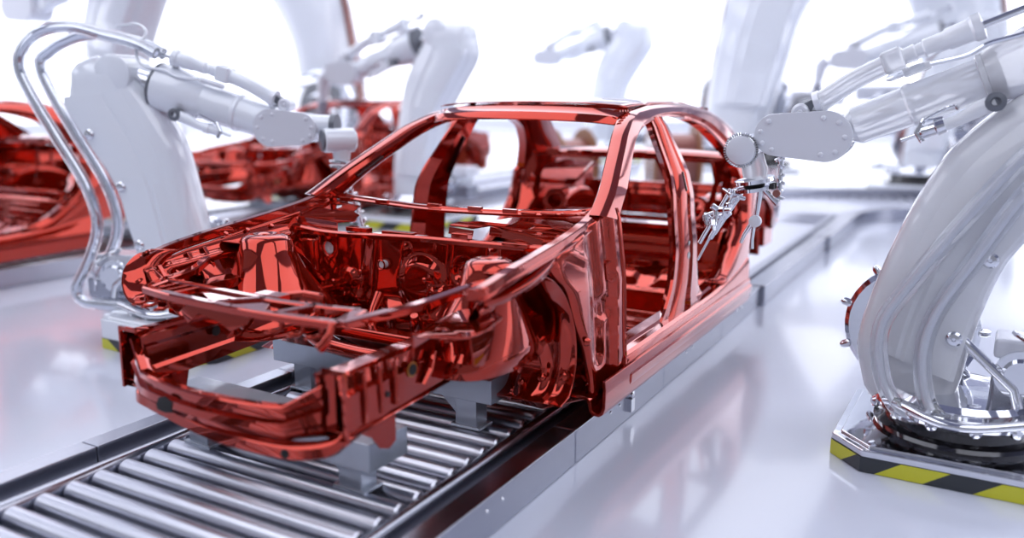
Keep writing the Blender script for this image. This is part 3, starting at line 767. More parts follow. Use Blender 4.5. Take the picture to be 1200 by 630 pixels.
# ============================================================== conveyors
SK = .016      # the line runs a touch off the car's axis
def make_conveyor(label, y0, y1, hero=True):
    root = empty('roller_conveyor', label, 'conveyor')
    # inner tubes
    for s in (1, -1):
        x = s*.585
        g = G(); prof = [(-.028, .02), (-.030, .10), (-.020, .122), (0, .130), (.020, .122), (.028, .10), (.028, .02)]
        g.loft([[(x+a, y, z) for a, z in prof] for y in np.linspace(y0, y1, 10)], cu=True, cap=True)
        g.build('inner_rail', STEEL, root, ang=50)
        g = G(); g.box((min(x+s*.034, x+s*.105), y0, .0), (max(x+s*.034, x+s*.105), y1, .055)); g.build('cable_tray', TRAY, root)
        # outer box rail in bolted segments with small steps
        yy = y0; k = 0
        steps = [4.15, 6.6] if hero else []
        L = 1.02
        while yy < y1:
            ye = min(y1, yy+L); xo = .0
            for st in steps:
                if yy >= st-.02: xo += .030
            nxt = [st for st in steps if yy < st < ye]
            if nxt: ye = nxt[0]
            a0, a1 = s*(.695-xo*.4), s*(.792+xo)
            z1 = .143+xo*.15
            g = G(); g.box((min(a0, a1), yy+.0015, 0.0), (max(a0, a1), ye-.0015, z1))
            g.build('outer_rail', STEEL, root, bevel=.006)
            k += 1; yy = ye
        g = G()
        for yb in np.arange(y0+.4, min(y1, y0+9), 1.02):
            for dy in (-.05, .05): g.rev((s*.792, yb+dy, .10), (s, 0, 0), [(0, .008), (.004, .006)], 10)
        g.rev((s*.800, 1.72, .118), (s, 0, 0), [(-.01, .020), (.012, .018), (.016, .008)], 14); g.box((min(s*.79, s*.812), 1.70, .04), (max(s*.79, s*.812), 1.74, .10))
        g.build('rail_bolt', CHROME, root)
    n = int((min(y1, 7.6)-y0)/.105)
    proto = G().rev((-.55, 0, .088), (1, 0, 0), [(0, .012), (.004, .030), (.012, .036), (1.088, .036), (1.096, .030), (1.10, .012)], 20).build('roller', ROLL, root)
    proto.location = (0, y0+.05, 0)
    for i in range(1, min(n, 99)):
        c = proto.copy(); COL.objects.link(c); c.parent = root; c.location = (0, y0+.05+.105*i, 0)
    if y1 > 7.6 or n > 99:
        g = G()
        yy = y0+.05+.105*min(n, 99)
        while yy < y1: g.rev((-.55, yy, .088), (1, 0, 0), [(0, .03), (.012, .036), (1.088, .036), (1.10, .03)], 10); yy += .105
        o = g.build('roller', ROLL, root); o['kind'] = 'stuff'
    G().box((-.55, y0, .004), (.55, y1,   .022)).build('drip_tray', TRAY, root)
    return root
conv = make_conveyor('long steel roller conveyor running under the front red car body', -1.9, 8.5)
conv.rotation_euler = (0, 0, math.radians(.9))
# second line, left of the hall
conv2 = make_conveyor('blurred steel roller conveyor under the red bodies at the left back', -3.5, 14.6, False)
conv2.location = (-5.15, 0, 0)

# curved end section of the main line
def curve_conveyor():
    root = empty('curved_conveyor', 'blurred curved conveyor end turning right at the back of the line', 'conveyor')
    cx, cy = 1.60, 8.5
    for r, w, z1, nm in ((.95, .14, .15, 'inner_rail'), (2.55, .12, .22, 'outer_rail')):
        g = G(); rows = []
        A = np.linspace(PI, PI/2, 24)
        pts = [(cx+(r)*math.cos(a), cy+r*math.sin(a)) for a in A]+[(cx+8, cy+r)]
        for i, (x, y) in enumerate(pts):
            a = A[min(i, 23)]; dx, dy = math.cos(a), math.sin(a)
            rows.append([(x-dx*w/2, y-dy*w/2, 0), (x-dx*w/2, y-dy*w/2, z1), (x+dx*w/2, y+dy*w/2, z1), (x+dx*w/2, y+dy*w/2, 0)])
        g.loft(rows, cu=True, cap=True); g.build(nm, STEEL, root, bevel=.008)
    g = G()
    for a in np.linspace(PI-.03, PI/2, 26):
        g.cyl((cx+1.05*math.cos(a), cy+1.05*math.sin(a), .09), (cx+2.46*math.cos(a), cy+2.46*math.sin(a), .09), .034, n=10)
    for x in np.arange(.1, 8, .12): g.cyl((cx+x, cy+1.05, .09), (cx+x, cy+2.46, .09), .034, n=10)
    o = g.build('roller', ROLL, root); o['kind'] = 'stuff'
    return root
curve_conveyor()

# stands carrying the shell
def stand(name_label, y, x0, x1, zt, d=.15, rz=0, ztop=None, leg=(.10, .10)):
    root = empty('body_stand', name_label, 'stand', (0, y, 0))
    g = G(); g.box((x0, -d/2, zt-.10), (x1, d/2, zt)); g.build('crossbeam', STAND, root, bevel=.004)
    for x in (x0+.14, x1-.14):
        g = G(); g.box((x-.05, -.04, .122), (x+.05, .04, zt-.10)); g.box((x-.07, -.05, .122), (x+.07, .05, .134)); g.build('leg', STAND, root, bevel=.003)
        g = G(); g.plate([(x+(.05 if x < 0 else -.05), -.01, zt-.10), (x+(.16 if x < 0 else -.16), -.01, zt-.10), (x+(.05 if x < 0 else -.05), -.01, .15)], (0, .02, 0)); g.build('gusset', STAND, root)
    return root
stand('grey T-shaped stand under the front wheel houses of the front car body', 1.06, -.66, .50, .352)
stand('grey stand under the bumper end of the front car body', .40, -.56, .47, .335, d=.20)
stand('grey stand under the middle floor of the front car body', 2.55, -.60, .60, .222, d=.12)
stand('grey stand under the trunk floor of the front car body', 3.75, -.60, .60, .42, d=.12)
# ================================================================ robots
# local frame: p = towards the work, q = sideways (q>0 is the side with the hoses), z up
def rsec(c, hp, hq, ax, r=.3, n=28):
    """rounded-rectangle ring around centre c; hp along in-plane vector ax, hq along q"""
    out = []
    for k in range(n):
        a = 2*PI*k/n; ca, sa = math.cos(a), math.sin(a)
        x = math.copysign(abs(ca)**(2*r), ca)*hp; y = math.copysign(abs(sa)**(2*r), sa)*hq
        out.append((c[0]+ax[0]*x, y+c[1], c[2]+ax[1]*x))
    return out

def make_robot(label, loc, rz, mirror, front, back, hoses, elbow, fore, shell, q0=.15, group=None, tool='weld', rodon=True, wristr=.062, pill=((.86, 1.24), (.53, 1.24)), fr=.082, scale=1.0, simple=False, brot=0., ph=0., bh=.43, boff=(0, 0)):
    root = empty('industrial_robot', label, 'robot', loc, rz, group)
    root.scale = (scale,)*3
    def B(g, name, m, par=None, **k):
        if mirror: g.flip(1)
        return g.build(name, m, par or root, **k)
    # base plate with chamfered corners and hazard tape
    def octo(h, c, s=1): return [(-h*s, -h+c), (-h*s, h-c), (-h+c, h), (h-c, h), (h, h-c), (h, -h+c), (h-c, -h), (-h+c, -h)]
    h = bh
    O8 = [(x*math.cos(brot)-y*math.sin(brot), x*math.sin(brot)+y*math.cos(brot)) for x, y in octo(h, .13)]
    O8 = [(x+boff[0], y+boff[1]) for x, y in O8]
    g = G().plate([(x, y, .062) for x, y in O8], (0, 0, .028+ph))
    g.plate([(boff[0]+(x-boff[0])*.93, boff[1]+(y-boff[1])*.93, .088+ph) for x, y in O8], (0, 0, .012))
    B(g, 'base_plate', CHROME if not shell is WHITE else WHITE, bevel=.008)
    g = G(); n8 = len(O8); per = 0
    V = []; F = []; UV = {}
    acc = [0]
    for i in range(n8):
        a, b = O8[i], O8[(i+1) % n8]; acc.append(acc[-1]+math.hypot(b[0]-a[0], b[1]-a[1]))
    me = bpy.data.meshes.new('hazard_band'); vs = []; fs = []; uvs = []
    for i in range(n8):
        a, b = np.array(O8[i]), np.array(O8[(i+1) % n8]); nn = np.array([b[1]-a[1], a[0]-b[0]]); nn = nn/np.linalg.norm(nn)
        if (nn@((a+b)/2-np.array(boff))) < 0: nn = -nn
        o = len(vs)
        for (p, l) in ((a, acc[i]), (b, acc[i+1])):
            for z in (.002, .062): vs.append((p[0]*1.004, p[1]*1.004*(-1 if mirror else 1), z)); uvs.append((l*3.0, z*4.5))
        fs.append((o, o+2, o+3, o+1))
    o = len(vs); vs += [(x*1.004, y*1.004*(-1 if mirror else 1), .002) for x, y in O8]+[(x*1.004, y*1.004*(-1 if mirror else 1), .062) for x, y in O8]
    uvs += [(0, 0)]*16; fs += [tuple(range(o, o+8)), tuple(range(o+15, o+7, -1))]
    me.from_pydata(vs, [], fs); L = me.uv_layers.new(name='UVMap')
    for lp in me.loops: L.data[lp.index].uv = uvs[lp.vertex_index]
    bmx = bmesh.new(); bmx.from_mesh(me); bmesh.ops.recalc_face_normals(bmx, faces=bmx.faces); bmx.to_mesh(me); bmx.free()
    me.materials.append(HAZ); link(bpy.data.objects.new('hazard_band', me), root)
    # pedestal
    B(G().rev((0, 0, .10), (0, 0, 1), [(0, .31), (.02, .315), (.025, .27), (.06, .265), (.07, .29), (.085, .29)], 40), 'base_drum', BLACKG)
    g = G().rev((0, 0, .185), (0, 0, 1), [(0, .28), (.006, .325), (.03, .335), (.05, .325), (.055, .27), (.075, .25), (.08, .2)], 44)
    tt = B(g, 'turntable', CHROME, split=False)
    if not simple:
        g = G()
        for k in range(14):
            a = 2*PI*k/14; g.rev((.325*math.cos(a), .325*math.sin(a), .20), (math.cos(a), math.sin(a), .15), [(-.01, .024), (.012, .024), (.02, .012)], 10)
        B(g, 'turntable_bolt', CHROME, tt)
    piv = np.array([(front[0][0]+back[0][0])/2, 0, front[0][1]+.14])
    # turret cheeks, motors
    g = G()
    g.plate([(piv[0]-.20, q0+.005-2*q0-.02, .26), (piv[0]+.16, -q0-.015, .26), (piv[0]+.16, -q0-.015, piv[2]), (piv[0]+.06, -q0-.015, piv[2]+.16), (piv[0]-.12, -q0-.015, piv[2]+.14), (piv[0]-.22, -q0-.015, piv[2]-.05)], (0, -.05, 0))
    B(g, 'turret', WHITE if shell is WHITE else STEEL, bevel=.012)
    g = G(); g.rev((piv[0]+.02, -q0-.01, piv[2]), (0, -1, 0), [(0, .25), (.02, .27), (.05, .27), (.06, .25), (.06, .14), (.09, .12)], 36)
    sr = B(g, 'shoulder_ring', CHROME, split=False)
    if not simple:
        for k in range(9):
            a = 2*PI*k/9+.3
            B(G().rev((piv[0]+.02+.27*math.cos(a), -q0-.035, piv[2]+.27*math.sin(a)), (math.cos(a), 0, math.sin(a)), [(-.01, .018), (.02, .018), (.034, .010), (.036, .004)], 12), 'shoulder_bolt', CHROME, sr)
    g = G()
    g.rev((piv[0]-.40, -.02, .38), (0, 1, 0), [(-.14, .07), (-.13, .085), (.12, .085), (.13, .07), (.17, .06)], 24)
    g.rev((piv[0]-.40, .10, .38), (0, 1, 0), [(0, .095), (.02, .095)], 24)
    B(g, 'drive_motor', CHROME)
    B(G().beam((piv[0]-.30, .02, .30), (piv[0]-.60, .02, .30), .16, .13), 'motor_housing', STEEL, bevel=.02)
    B(G().box((piv[0]-.56, -.12, .42), (piv[0]-.30, .06, .50)), 'junction_box', PLATE, bevel=.015)
    if not simple:
        B(G().tube([(piv[0]-.16, .12, .52), (piv[0]-.38, .14, .33), (piv[0]-.40, .14, .26)], .020, 12), 'brace_rod', CHROME)
        B(G().tube([(piv[0]-.42, .05, .50), (piv[0]-.36, .10, .54), (piv[0]-.48, .16, .46), (piv[0]-.5, .16, .3)], .008, 8, sm=20), 'motor_cable', CHROME)
        B(G().tube([(-.28, .26, .25), (.0, .36, .22), (.25, .24, .25)], .018, 12, sm=20), 'guard_rail', CHROME)
    # lower arm shroud
    n = 40; Fp = resamp(catmull(front, 80), n); Bp = resamp(catmull(back, 80), n); rows = []
    for k in range(n):
        c = (Fp[k]+Bp[k])/2; d = Fp[k]-Bp[k]; hp = np.linalg.norm(d)/2; ax = d/(2*hp)
        f = k/(n-1); hq = q0*(1-.12*f)
        rows.append(rsec((c[0], 0, c[1]), hp, hq, ax, .30))
    # rounded caps
    def cap(row, dirv, r, st=(.35, .65, .88, .985)):
        c = np.mean(row, axis=0); out = []
        for s_ in st:
            out.append([tuple(c+(np.array(p)-c)*math.sqrt(1-s_*s_)+np.array(dirv)*s_*r) for p in row])
        return out
    d0 = unit(np.r_[(Fp[0]+Bp[0]-Fp[2]-Bp[2])/2, 0]); d1 = unit(np.r_[(Fp[-1]+Bp[-1]-Fp[-3]-Bp[-3])/2, 0])
    c0 = cap(rows[0], (d0[0], 0, d0[1]), .15)[::-1]; c1 = cap(rows[-1], (d1[0], 0, d1[1]), .13)
    arm = B(G().loft(c0+rows+c1, cu=True, cap=True), 'lower_arm', shell, ang=50)
    # raised side cover with bolts and lip
    g = G(); rr = []
    lo, hi = 4, n-3
    for k in range(lo, hi):
        hq = q0*(1-.12*k/(n-1)); a, b = Bp[k], Fp[k]
        def pt(t, q): p = a+(b-a)*t; return (p[0], q, p[1])
        rr.append([pt(.05, hq*.72), pt(.06, hq+.012), pt(.10, hq+.022), pt(.52, hq+.022), pt(.56, hq+.012), pt(.60, hq+.016), pt(.80, hq*.93), pt(.97, hq*.52), pt(1.005, .0), pt(.97, -hq*.4), pt(.9, .0), pt(.5, hq*.7)])
    ac = B(g.loft(rr, cu=True, cap=True), 'arm_cover', shell, ang=30, split=False)
    if not simple:
        for t in (.16, .47, .78):
            k = int(lo+(hi-lo)*t); p = Bp[k]+(Fp[k]-Bp[k])*.16; hq = q0*(1-.12*k/(n-1))+.022
            B(G().rev((p[0], hq, p[1]), (0, 1, 0), [(-.004, .030), (.008, .030), (.017, .022), (.020, .008), (.014, .005)], 16), 'cover_bolt', CHROME, ac)
    # hoses
    for hs in hoses:
        B(G().tube([(p, q, z) for p, q, z in hs], .034 if shell is not WHITE else .034, 14, sm=70), 'hose', CLEAR if shell is not WHITE else CLEAR)
        if shell is WHITE: B(G().tube([(p, q, z) for p, q, z in hs], .020, 10, sm=60), 'hose_core', CHROME)
        else: B(G().tube([(p, q, z) for p, q, z in hs], .012, 8, sm=60), 'hose_core', PLATE)
    # elbow
    ex, ez = elbow
    qe = .16 if shell is not WHITE else .128
    g = G().rev((ex, -qe, ez), (0, 1, 0), [(0, .09), (.01, .112), (2*qe-.01, .112), (2*qe, .09)], 32)
    B(g, 'elbow_housing', shell)
    s0, s1 = np.array(fore[0]), np.array(fore[1])       # forearm axis (p,z)
    d = unit(np.r_[s1-s0, 0])[:2]; D = (d[0], 0, d[1]); nrm = np.array([-d[1], d[0]])
    Lf = np.linalg.norm(s1-s0); P0 = np.array((s0[0], 0, s0[1]))
    B(G().rev(P0-np.array(D)*.02, D, [(0, .06), (.14, .06)], 24), 'elbow_shaft', CHROME)
    B(G().rev(P0+np.array(D)*.11, D, [(0, .120), (.012, .136), (.024, .136), (.024, .09)], 32), 'seal_ring', DGREY)
    B(G().rev(P0+np.array(D)*.13, D, [(0, .100), (.01, .136), (.10, .136), (.21, .122), (.30, .098), (.31, .080)], 36), 'forearm_flange', shell)
    B(G().rev(P0+np.array(D)*.40, D, [(-.02, .088), (.0, .094), (.012, .094), (.014, .088), (.03, .088), (.032, .096), (.05, .096), (.055, .085)], 36), 'forearm_collar', shell)
    B(G().rev(P0, D, [(.38, fr*.98), (.46, fr), (Lf*.72, fr), (Lf*.73, fr*1.06), (Lf*.75, fr*1.06), (Lf*.76, fr*.98), (Lf*.97, fr*.94), (Lf, fr*.7)], 36), 'forearm', shell)
    if not simple:
        g = G()
        for k in range(10):
            a = 2*PI*k/10; u_ = np.array((nrm[0]*math.cos(a), math.sin(a), nrm[1]*math.cos(a)))
            g.rev(P0+np.array(D)*.42+u_*.090, u_, [(0, .009), (.008, .006)], 8)
        B(g, 'collar_bolt', CHROME)
    # pill-shaped cover plate on the wrist end, facing sideways
    (ax_, az), (bx, bz) = pill; a = np.array([ax_, az]); b = np.array([bx, bz]); r = .088; r2 = .104
    t = unit(np.r_[b-a, 0])[:2]; m = np.array([-t[1], t[0]]); out = []
    for k in range(15): w_ = PI/2+PI*k/14; out.append(a+t*math.cos(w_)*r+m*math.sin(w_)*r)
    for k in range(15): w_ = -PI/2+PI*k/14; out.append(b+t*math.cos(w_)*r2+m*math.sin(w_)*r2)
    pq = fr*.93
    wc = B(G().plate([(o[0], pq, o[1]) for o in out], (0, .022, 0)), 'wrist_cover', PLATE, bevel=.006)
    B(G().plate([(o[0], -pq*.8, o[1]) for o in [a+(o-a)*.92 if np.linalg.norm(o-a) < np.linalg.norm(o-b) else b+(o-b)*.92 for o in out]], (0, pq*1.75, 0)), 'wrist_housing', shell, bevel=.01)
    if not simple:
        for c_, dr, aa in ((a, r, (100, 145, 190, 240)), (b, r2, (-100, -50, 0, 55, 100))):
            for w_ in aa:
                w2 = math.radians(w_); o = c_+(t*math.cos(w2)+m*math.sin(w2))*dr*.72
                B(G().rev((o[0], pq+.02, o[1]), (0, 1, 0), [(0, .011), (.007, .010), (.010, .005)], 12), 'cover_bolt', PLATE, wc)
    # push rod above the forearm
    ls = .10 if shell is not WHITE else 0.
    def upt(l, off, q=0.): p = s1-d*(l-ls)+nrm*off*(1 if nrm[1] > 0 else -1); return (p[0], q, p[1])
    if rodon:
        e = upt(-.05, .13, .03)
        B(G().rev((e[0], -.02, e[2]), (0, 1, 0), [(0, .034), (.07, .038), (.085, .036), (.09, .026), (.085, .012), (.095, .008)], 24), 'rod_eye', PLATE)
        B(G().beam(e, upt(.03, .138, .03), .05, .058), 'rod_clevis', DGREY, bevel=.008)
        B(G().tube([upt(.02, .14, .03), upt(.04, .142, .03), upt(.18, .172, .03), upt(.32, .185, .03)], [.044, .042, .040, .038], 20, sm=24), 'push_rod', shell, ang=50)
        B(G().rev(upt(.025, .14, .03), D, [(-.012, .050), (.012, .050)], 24), 'rod_collar', PLATE)
        B(G().beam(upt(.30, .186, .03), upt(.38, .186, .03), .10, .09), 'rod_block', shell, bevel=.012)
        B(G().rev(upt(.38, .186, .03), (-D[0], 0, -D[2]), [(0, .03), (.04, .034), (.045, .028), (.07, .03), (.075, .036), (.15, .036), (.16, .042), (.24, .044), (.25, .052), (.28, .052), (.285, .02)], 24), 'rod_cylinder', shell)
        B(G().rev(upt(.66, .186, .03), (-D[0], 0, -D[2]), [(0, .014), (.15, .014), (.152, .022), (.19, .022)], 16), 'piston', CHROME)
        B(G().beam(upt(.36, .12, .06), upt(.46, .12, .06), .03, .03), 'valve', shell, bevel=.006)
        B(G().rev(upt(.44, .125, .085), D, [(0, .008), (.02, .014), (.13, .014), (.145, .005)], 12), 'valve_stem', CLEAR if shell is not WHITE else WHITE)
        B(G().tube([upt(.46, .12, .08), upt(.58, .10, .10), upt(.66, .11, .10), upt(.80, .10, .10), upt(.86, .17, .08), upt(.84, .27, .05), upt(.92, .30, .03), upt(1.06, .25, .0)], .009, 8, sm=40), 'air_line', CHROME if shell is not WHITE else WHITE)
        # damper below
        ls = 0.; e2 = upt(.52, -.10, .13)
        B(G().rev((e2[0], .10, e2[2]), (0, 1, 0), [(0, .032), (.06, .036), (.065, .018), (.055, .010)], 20), 'damper_eye', DGREY)
        B(G().tube([(e2[0], .13, e2[2]), upt(.46, -.105, .13), upt(.38, -.118, .13), upt(.33, -.118, .13)], [.030, .030, .022, .022], 14), 'damper', shell)
        B(G().rev(upt(.34, -.118, .13), D, [(0, .028), (.03, .030), (.035, .024), (.08, .024), (.09, .018), (.10, .008), (.16, .008)], 14), 'damper_sleeve', CHROME if shell is not WHITE else WHITE)
        B(G().tube([upt(0.280, -.07, 0.130), upt(0.240, -.11, 0.140), upt(0.250, -.15, 0.140)], .010, 10), 'lever', CHROME)
        B(G().tube([upt(0.340, -.09, 0.130), upt(0.280, -.075, 0.140), upt(0.380, -.06, 0.140), upt(0.400, -.08, 0.140)], .006, 8, sm=16), 'bracket_wire', CHROME)
    return root

# ----- weld / gripper heads: built in world metres around a given point
def gripper(root, mirror, wp, low):
    """knurled wrist disc plus a chrome gripper hanging to 'low' (p, z)"""
    def B(g, name, m, **k):
        if mirror: g.flip(1)
        return g.build(name, m, root, **k)
    wx, wz = wp
    B(G().rev((wx, .00, wz), (0, 1, 0), [(-.05, .05), (0, .056), (.09, .056), (.10, .066), (.118, .066), (.12, .06)], 40), 'wrist_body', SHELL)
    g = G()
    g.rev((wx, .095, wz), (0, 1, 0), [(-.02, .058), (0, .065), (.024, .065), (.026, .062)], 44)
    for k in range(44):
        a = 2*PI*k/44; u_ = (math.cos(a), math.sin(a)); g.beam((wx+u_[0]*.069, .095, wz+u_[1]*.069), (wx+u_[0]*.069, .121, wz+u_[1]*.069), .0045, .012, up=(u_[0], 0, u_[1]))
    B(g, 'knurled_ring', CHROME)
    B(G().rev((wx, .093, wz), (0, 1, 0), [(0, .0665), (.026, .0665)], 44), 'dark_ring', DARK)
    B(G().rev((wx, .10, wz), (0, 1, 0), [(0, .060), (.026, .060), (.028, .056)], 36), 'wrist_cap', PLATE)
    B(G().tube([(wx-.03, .06, wz-.02), (wx-.05, .06, wz-.09), (wx-.05, .06, wz-.12)], [.05, .055, .05], 18), 'neck', SHELL)
    z = wz-.13
    for dz, r in ((0, .085), (-.032, .092)):
        B(G().rev((wx-.05, .06, z+dz), (.16, .10, 1), [(-.010, r-.02), (-.007, r), (.008, r), (.011, r-.02)], 32), 'tool_flange', CHROME)
    B(G().rev((wx-.05, .06, z-.026), (.12, 0, 1), [(0, .045), (.018, .045)], 24), 'flange_gap', DARK)
    for dq in (.05, .09): B(G().box((wx-.145, dq, z-.03), (wx-.125, dq+.022, z-.006)), 'connector', DARK, bevel=.003)
    rng = random.Random(7)
    # long rods
    rods = [((wx+.02, .06, z-.04), (low[0]+.06, .07, low[1]+.10), .011), ((wx+.04, .10, z-.04), (low[0]+.10, .10, low[1]+.08), .009), ((wx+.0, .03, z-.04), (low[0]+.05, .05, low[1]+.12), .010),
            ((wx+.08, .08, z-.16), (low[0]+.11, .08, low[1]), .005), ((wx-.09, .10, z-.04), (wx-.08, .10, z-.13), .009)]
    for a, b, r in rods: B(G().cyl(a, b, r, n=12), 'gripper_rod', CHROME)
    for i in range(14):
        t = rng.random(); a, b = np.array((wx+.035, .07, z-.05)), np.array((low[0]+.08, .08, low[1]+.13)); c = a+(b-a)*t
        c += np.array([rng.uniform(-.035, .035), rng.uniform(-.03, .04), rng.uniform(-.01, .01)])
        ax_ = unit([rng.uniform(-1, 1), rng.uniform(-.6, .6), rng.uniform(-1, 1)]); r = rng.uniform(.010, .018)
        B(G().rev(c, ax_, [(-r*1.4, r*.6), (-r*1.2, r), (r*.6, r), (r*.8, r*.6), (r*2.2, r*.5), (r*2.3, r*.2)], 12), 'clamp_fitting', CHROME)
    for a, b in (((wx+.06, .08, z-.13), (wx+.15, .10, z-.16)), ((wx+.06, .06, z-.15), (wx+.14, .08, z-.19))): B(G().tube([a, b], [.012, .006], 10), 'clamp_arm', CHROME)
    # second finger with ball joint
    bx, bz = wx-.075, z-.17
    B(G().rev((bx, .11, bz), (0, 1, 0), [(-.012, .020), (-.010, .026), (.010, .026), (.012, .020)], 24), 'ball_joint', PLATE)
    B(G().cyl((wx-.085, .10, z-.03), (bx, .10, bz), .010, n=12), 'gripper_rod', CHROME)
    B(G().tube([(bx+.015, .10, bz-.01), (bx+.045, .10, bz-.06), (bx+.06, .10, bz-.10)], [.012, .009, .008], 12), 'finger', CHROME)
    B(G().tube([(bx+.005, .11, bz-.02), (bx+.010, .11, bz-.08), (bx+.01, .11, bz-.12)], [.009, .008, .010], 12), 'finger', CHROME)
    # side valve stack
    sx = wx-.15
    B(G().cyl((sx, .02, wz+.0), (sx, .03, z-.06), .011, n=12), 'valve_rod', CHROME)
    for i in range(7):
        zz = wz-.005-.033*i; r = rng.uniform(.012, .024)
        B(G().rev((sx+rng.uniform(-.01, .01), .03, zz), unit([rng.uniform(-.4, .4), rng.uniform(-.4, .4), 1]), [(-.007, r*.6), (-.005, r), (.005, r), (.007, r*.5)], 12), 'valve_body', CHROME)
    B(G().tube([(wx-.09, .07, z-.03), (sx+.02, .06, z-.075), (sx, .05, z-.09)], [.012, .010, .018], 10), 'valve_link', CHROME)
    B(G().rev((sx, .07, z-.05), (0, 1, 0), [(0, .016), (.012, .016)], 16), 'pressure_cap', COPPER)

def weldhead(root, mirror, wp, low):
    def B(g, name, m, **k):
        if mirror: g.flip(1)
        return g.build(name, m, root, **k)
    wx, wz = wp
    B(G().cyl((wx-.16, .05, wz+.05), (wx+.02, .05, wz+.045), .055, n=28), 'wrist_link', WHITE)
    B(G().rev((wx+.0, .05, wz+.045), (1, 0, 0), [(0, .060), (.03, .060)], 24), 'wrist_ring', DGREY)
    B(G().rev((wx-.03, .13, wz-.035), (.75, -.55, 0), [(0, .055), (.012, .066), (.03, .067), (.17, .067), (.185, .05)], 32), 'wrist_barrel', WHITE)
    B(G().rev((wx-.036, .136, wz-.035), (.75, -.55, 0), [(0, .052), (.004, .060), (.03, .060)], 32), 'barrel_cap', DGREY)
    c = np.array((wx+.05, .06, wz-.035))
    B(G().tube([c+(0, 0, -.05), c+(.0, 0, -.11)], [.055, .045], 20), 'neck', WHITE)
    for dz in (-.12, -.145): B(G().rev(c+(0, 0, dz), (.1, 0, 1), [(-.005, .05), (-.003, .07), (.004, .07), (.006, .05)], 28), 'tool_flange', CHROME)
    rng = random.Random(3); lo = np.array((low[0], .04, low[1])); top = c+(0, 0, -.15)
    for o in ((0, 0, 0), (.02, .02, .0)):
        B(G().cyl(top+np.array(o), lo+np.array(o), .012, n=12), 'gun_rod', CHROME)
    for i in range(14):
        t = .05+.85*i/13; p = top+(lo-top)*t+np.array([rng.uniform(-.03, .03), rng.uniform(-.02, .03), 0]); r = rng.uniform(.011, .020)
        B(G().rev(p, unit([rng.uniform(-1, 1), rng.uniform(-.5, .5), rng.uniform(-1, 1)]), [(-r, r*.6), (-r*.8, r), (r*.8, r), (r, r*.6), (r*1.8, r*.4)], 12), 'clamp_fitting', CHROME)
    m = top+(lo-top)*.62
    B(G().cyl(m, m+np.array((-.20, .04, -.035)), .012, .008, n=12), 'electrode_arm', CHROME)
    B(G().rev(m+np.array((-.20, .04, -.035)), (0, 1, 0), [(-.012, .018), (.012, .018)], 14), 'electrode_tip', CHROME)
    for t in (.72, .86, .97):
        p = top+(lo-top)*t; B(G().cyl(p, p+np.array((.05, 0, .0)), .005, n=8), 'gun_pin', CHROME)

# right-hand robot (translucent shells)
Fr_ = [(.375, .30), (.397, .40), (.385, .52), (.327, .74), (.236, .994), (.132, 1.202), (0, 1.351), (-.13, 1.455), (-.26, 1.54)]
Br_ = [(.02, .20), (-.005, .33), (-.020, .44), (-.046, .57), (-.105, .77), (-.18, .90), (-.28, 1.04), (-.40, 1.17), (-.52, 1.28)]
h1 = [(-.50, .12, 1.60), (-.30, .17, 1.40), (-.126, .20, 1.21), (.05, .19, .955), (.22, .19, .68), (.285, .19, .55), (.290, .20, .43), (.255, .22, .30), (.19, .25, .22), (.12, .25, .205)]
h1 = [(a, b+.025, c) for a, b, c in h1]
h2 = [(-.52, .12, 1.42), (-.32, .17, 1.27), (-.15, .20, 1.09), (-.02, .19, .85), (.09, .19, .64), (.130, .19, .50), (.130, .20, .38), (.10, .22, .26), (.04, .25, .205), (-.02, .25, .20)]
h2 = [(a, b+.025, c) for a, b, c in h2]
rob_r = make_robot('large robot at the right edge with translucent curved arm, gripping near the rear door', (2.05, 2.10, 0), PI, False, Fr_, Br_, [h1, h2], (-.30, 1.60), ((-.38, 1.66), (.50, 1.295)), SHELL, q0=.16, pill=((.775, 1.265), (.575, 1.262)))
gripper(rob_r, False, (.910, 1.198), (.98, .70))
rob_r.rotation_euler = (0, 0, PI)

# left-hand robot (opaque white enamel)
Fl_ = [(.17, .30), (.165, .45), (.14, .68), (.10, .90), (.042, 1.15), (-.075, 1.37), (-.20, 1.54)]
Bl_ = [(-.17, .28), (-.195, .40), (-.275, .69), (-.34, .92), (-.50, 1.17), (-.62, 1.36), (-.60, 1.52)]
def hose_l(dq, dp):
    return [(-.02, dq, 1.66), (-.15, dq, 1.72), (-.335, dq, 1.765), (-.52+dp*.3, dq, 1.81-dp*.4), (-.70+dp*.6, dq, 1.80-dp*.8), (-.83+dp, dq, 1.73-dp*.6), (-.90+dp, dq, 1.62), (-.86+dp, dq, 1.47), (-.70+dp, dq, 1.19), (-.54+dp, dq, .91), (-.49+dp, dq, .68), (-.57+dp, dq, .47), (-.67+dp, dq, .30), (-.64+dp, dq, .22), (-.50+dp*.6, dq, .20), (-.28, dq, .20)]
rob_l = make_robot('glossy white robot at left behind the bumper, reaching over to the front body', (-2.05, 1.65, 0), math.radians(20), True, Fl_, Bl_, [hose_l(.10, 0), hose_l(.03, .085)], (-.30, 1.55), ((-.20, 1.52), (.62, 1.27)), WHITE, q0=.15, pill=((.82, 1.25), (.64, 1.255)), tool='weld', fr=.10, brot=math.radians(20), ph=.085, bh=.465, boff=(.107, .0))
weldhead(rob_l, True, (.98, 1.225), (1.12, .70))

# ---------------------------------------------------- background machines
def gen_robot(label, loc, rz, group, scale):
    return make_robot(label, loc, rz, False, Fl_, Bl_, [], (-.30, 1.55), ((-.20, 1.52), (.62, 1.27)), WHITE, q0=.15, scale=scale, group=group, simple=True, pill=((.80, 1.255), (.64, 1.255)))
bg0 = gen_robot('blurred pale robot between the left forearm and the red roof, arm bent to the left', (-3.75, 6.2, 0), PI, None, 1.36)
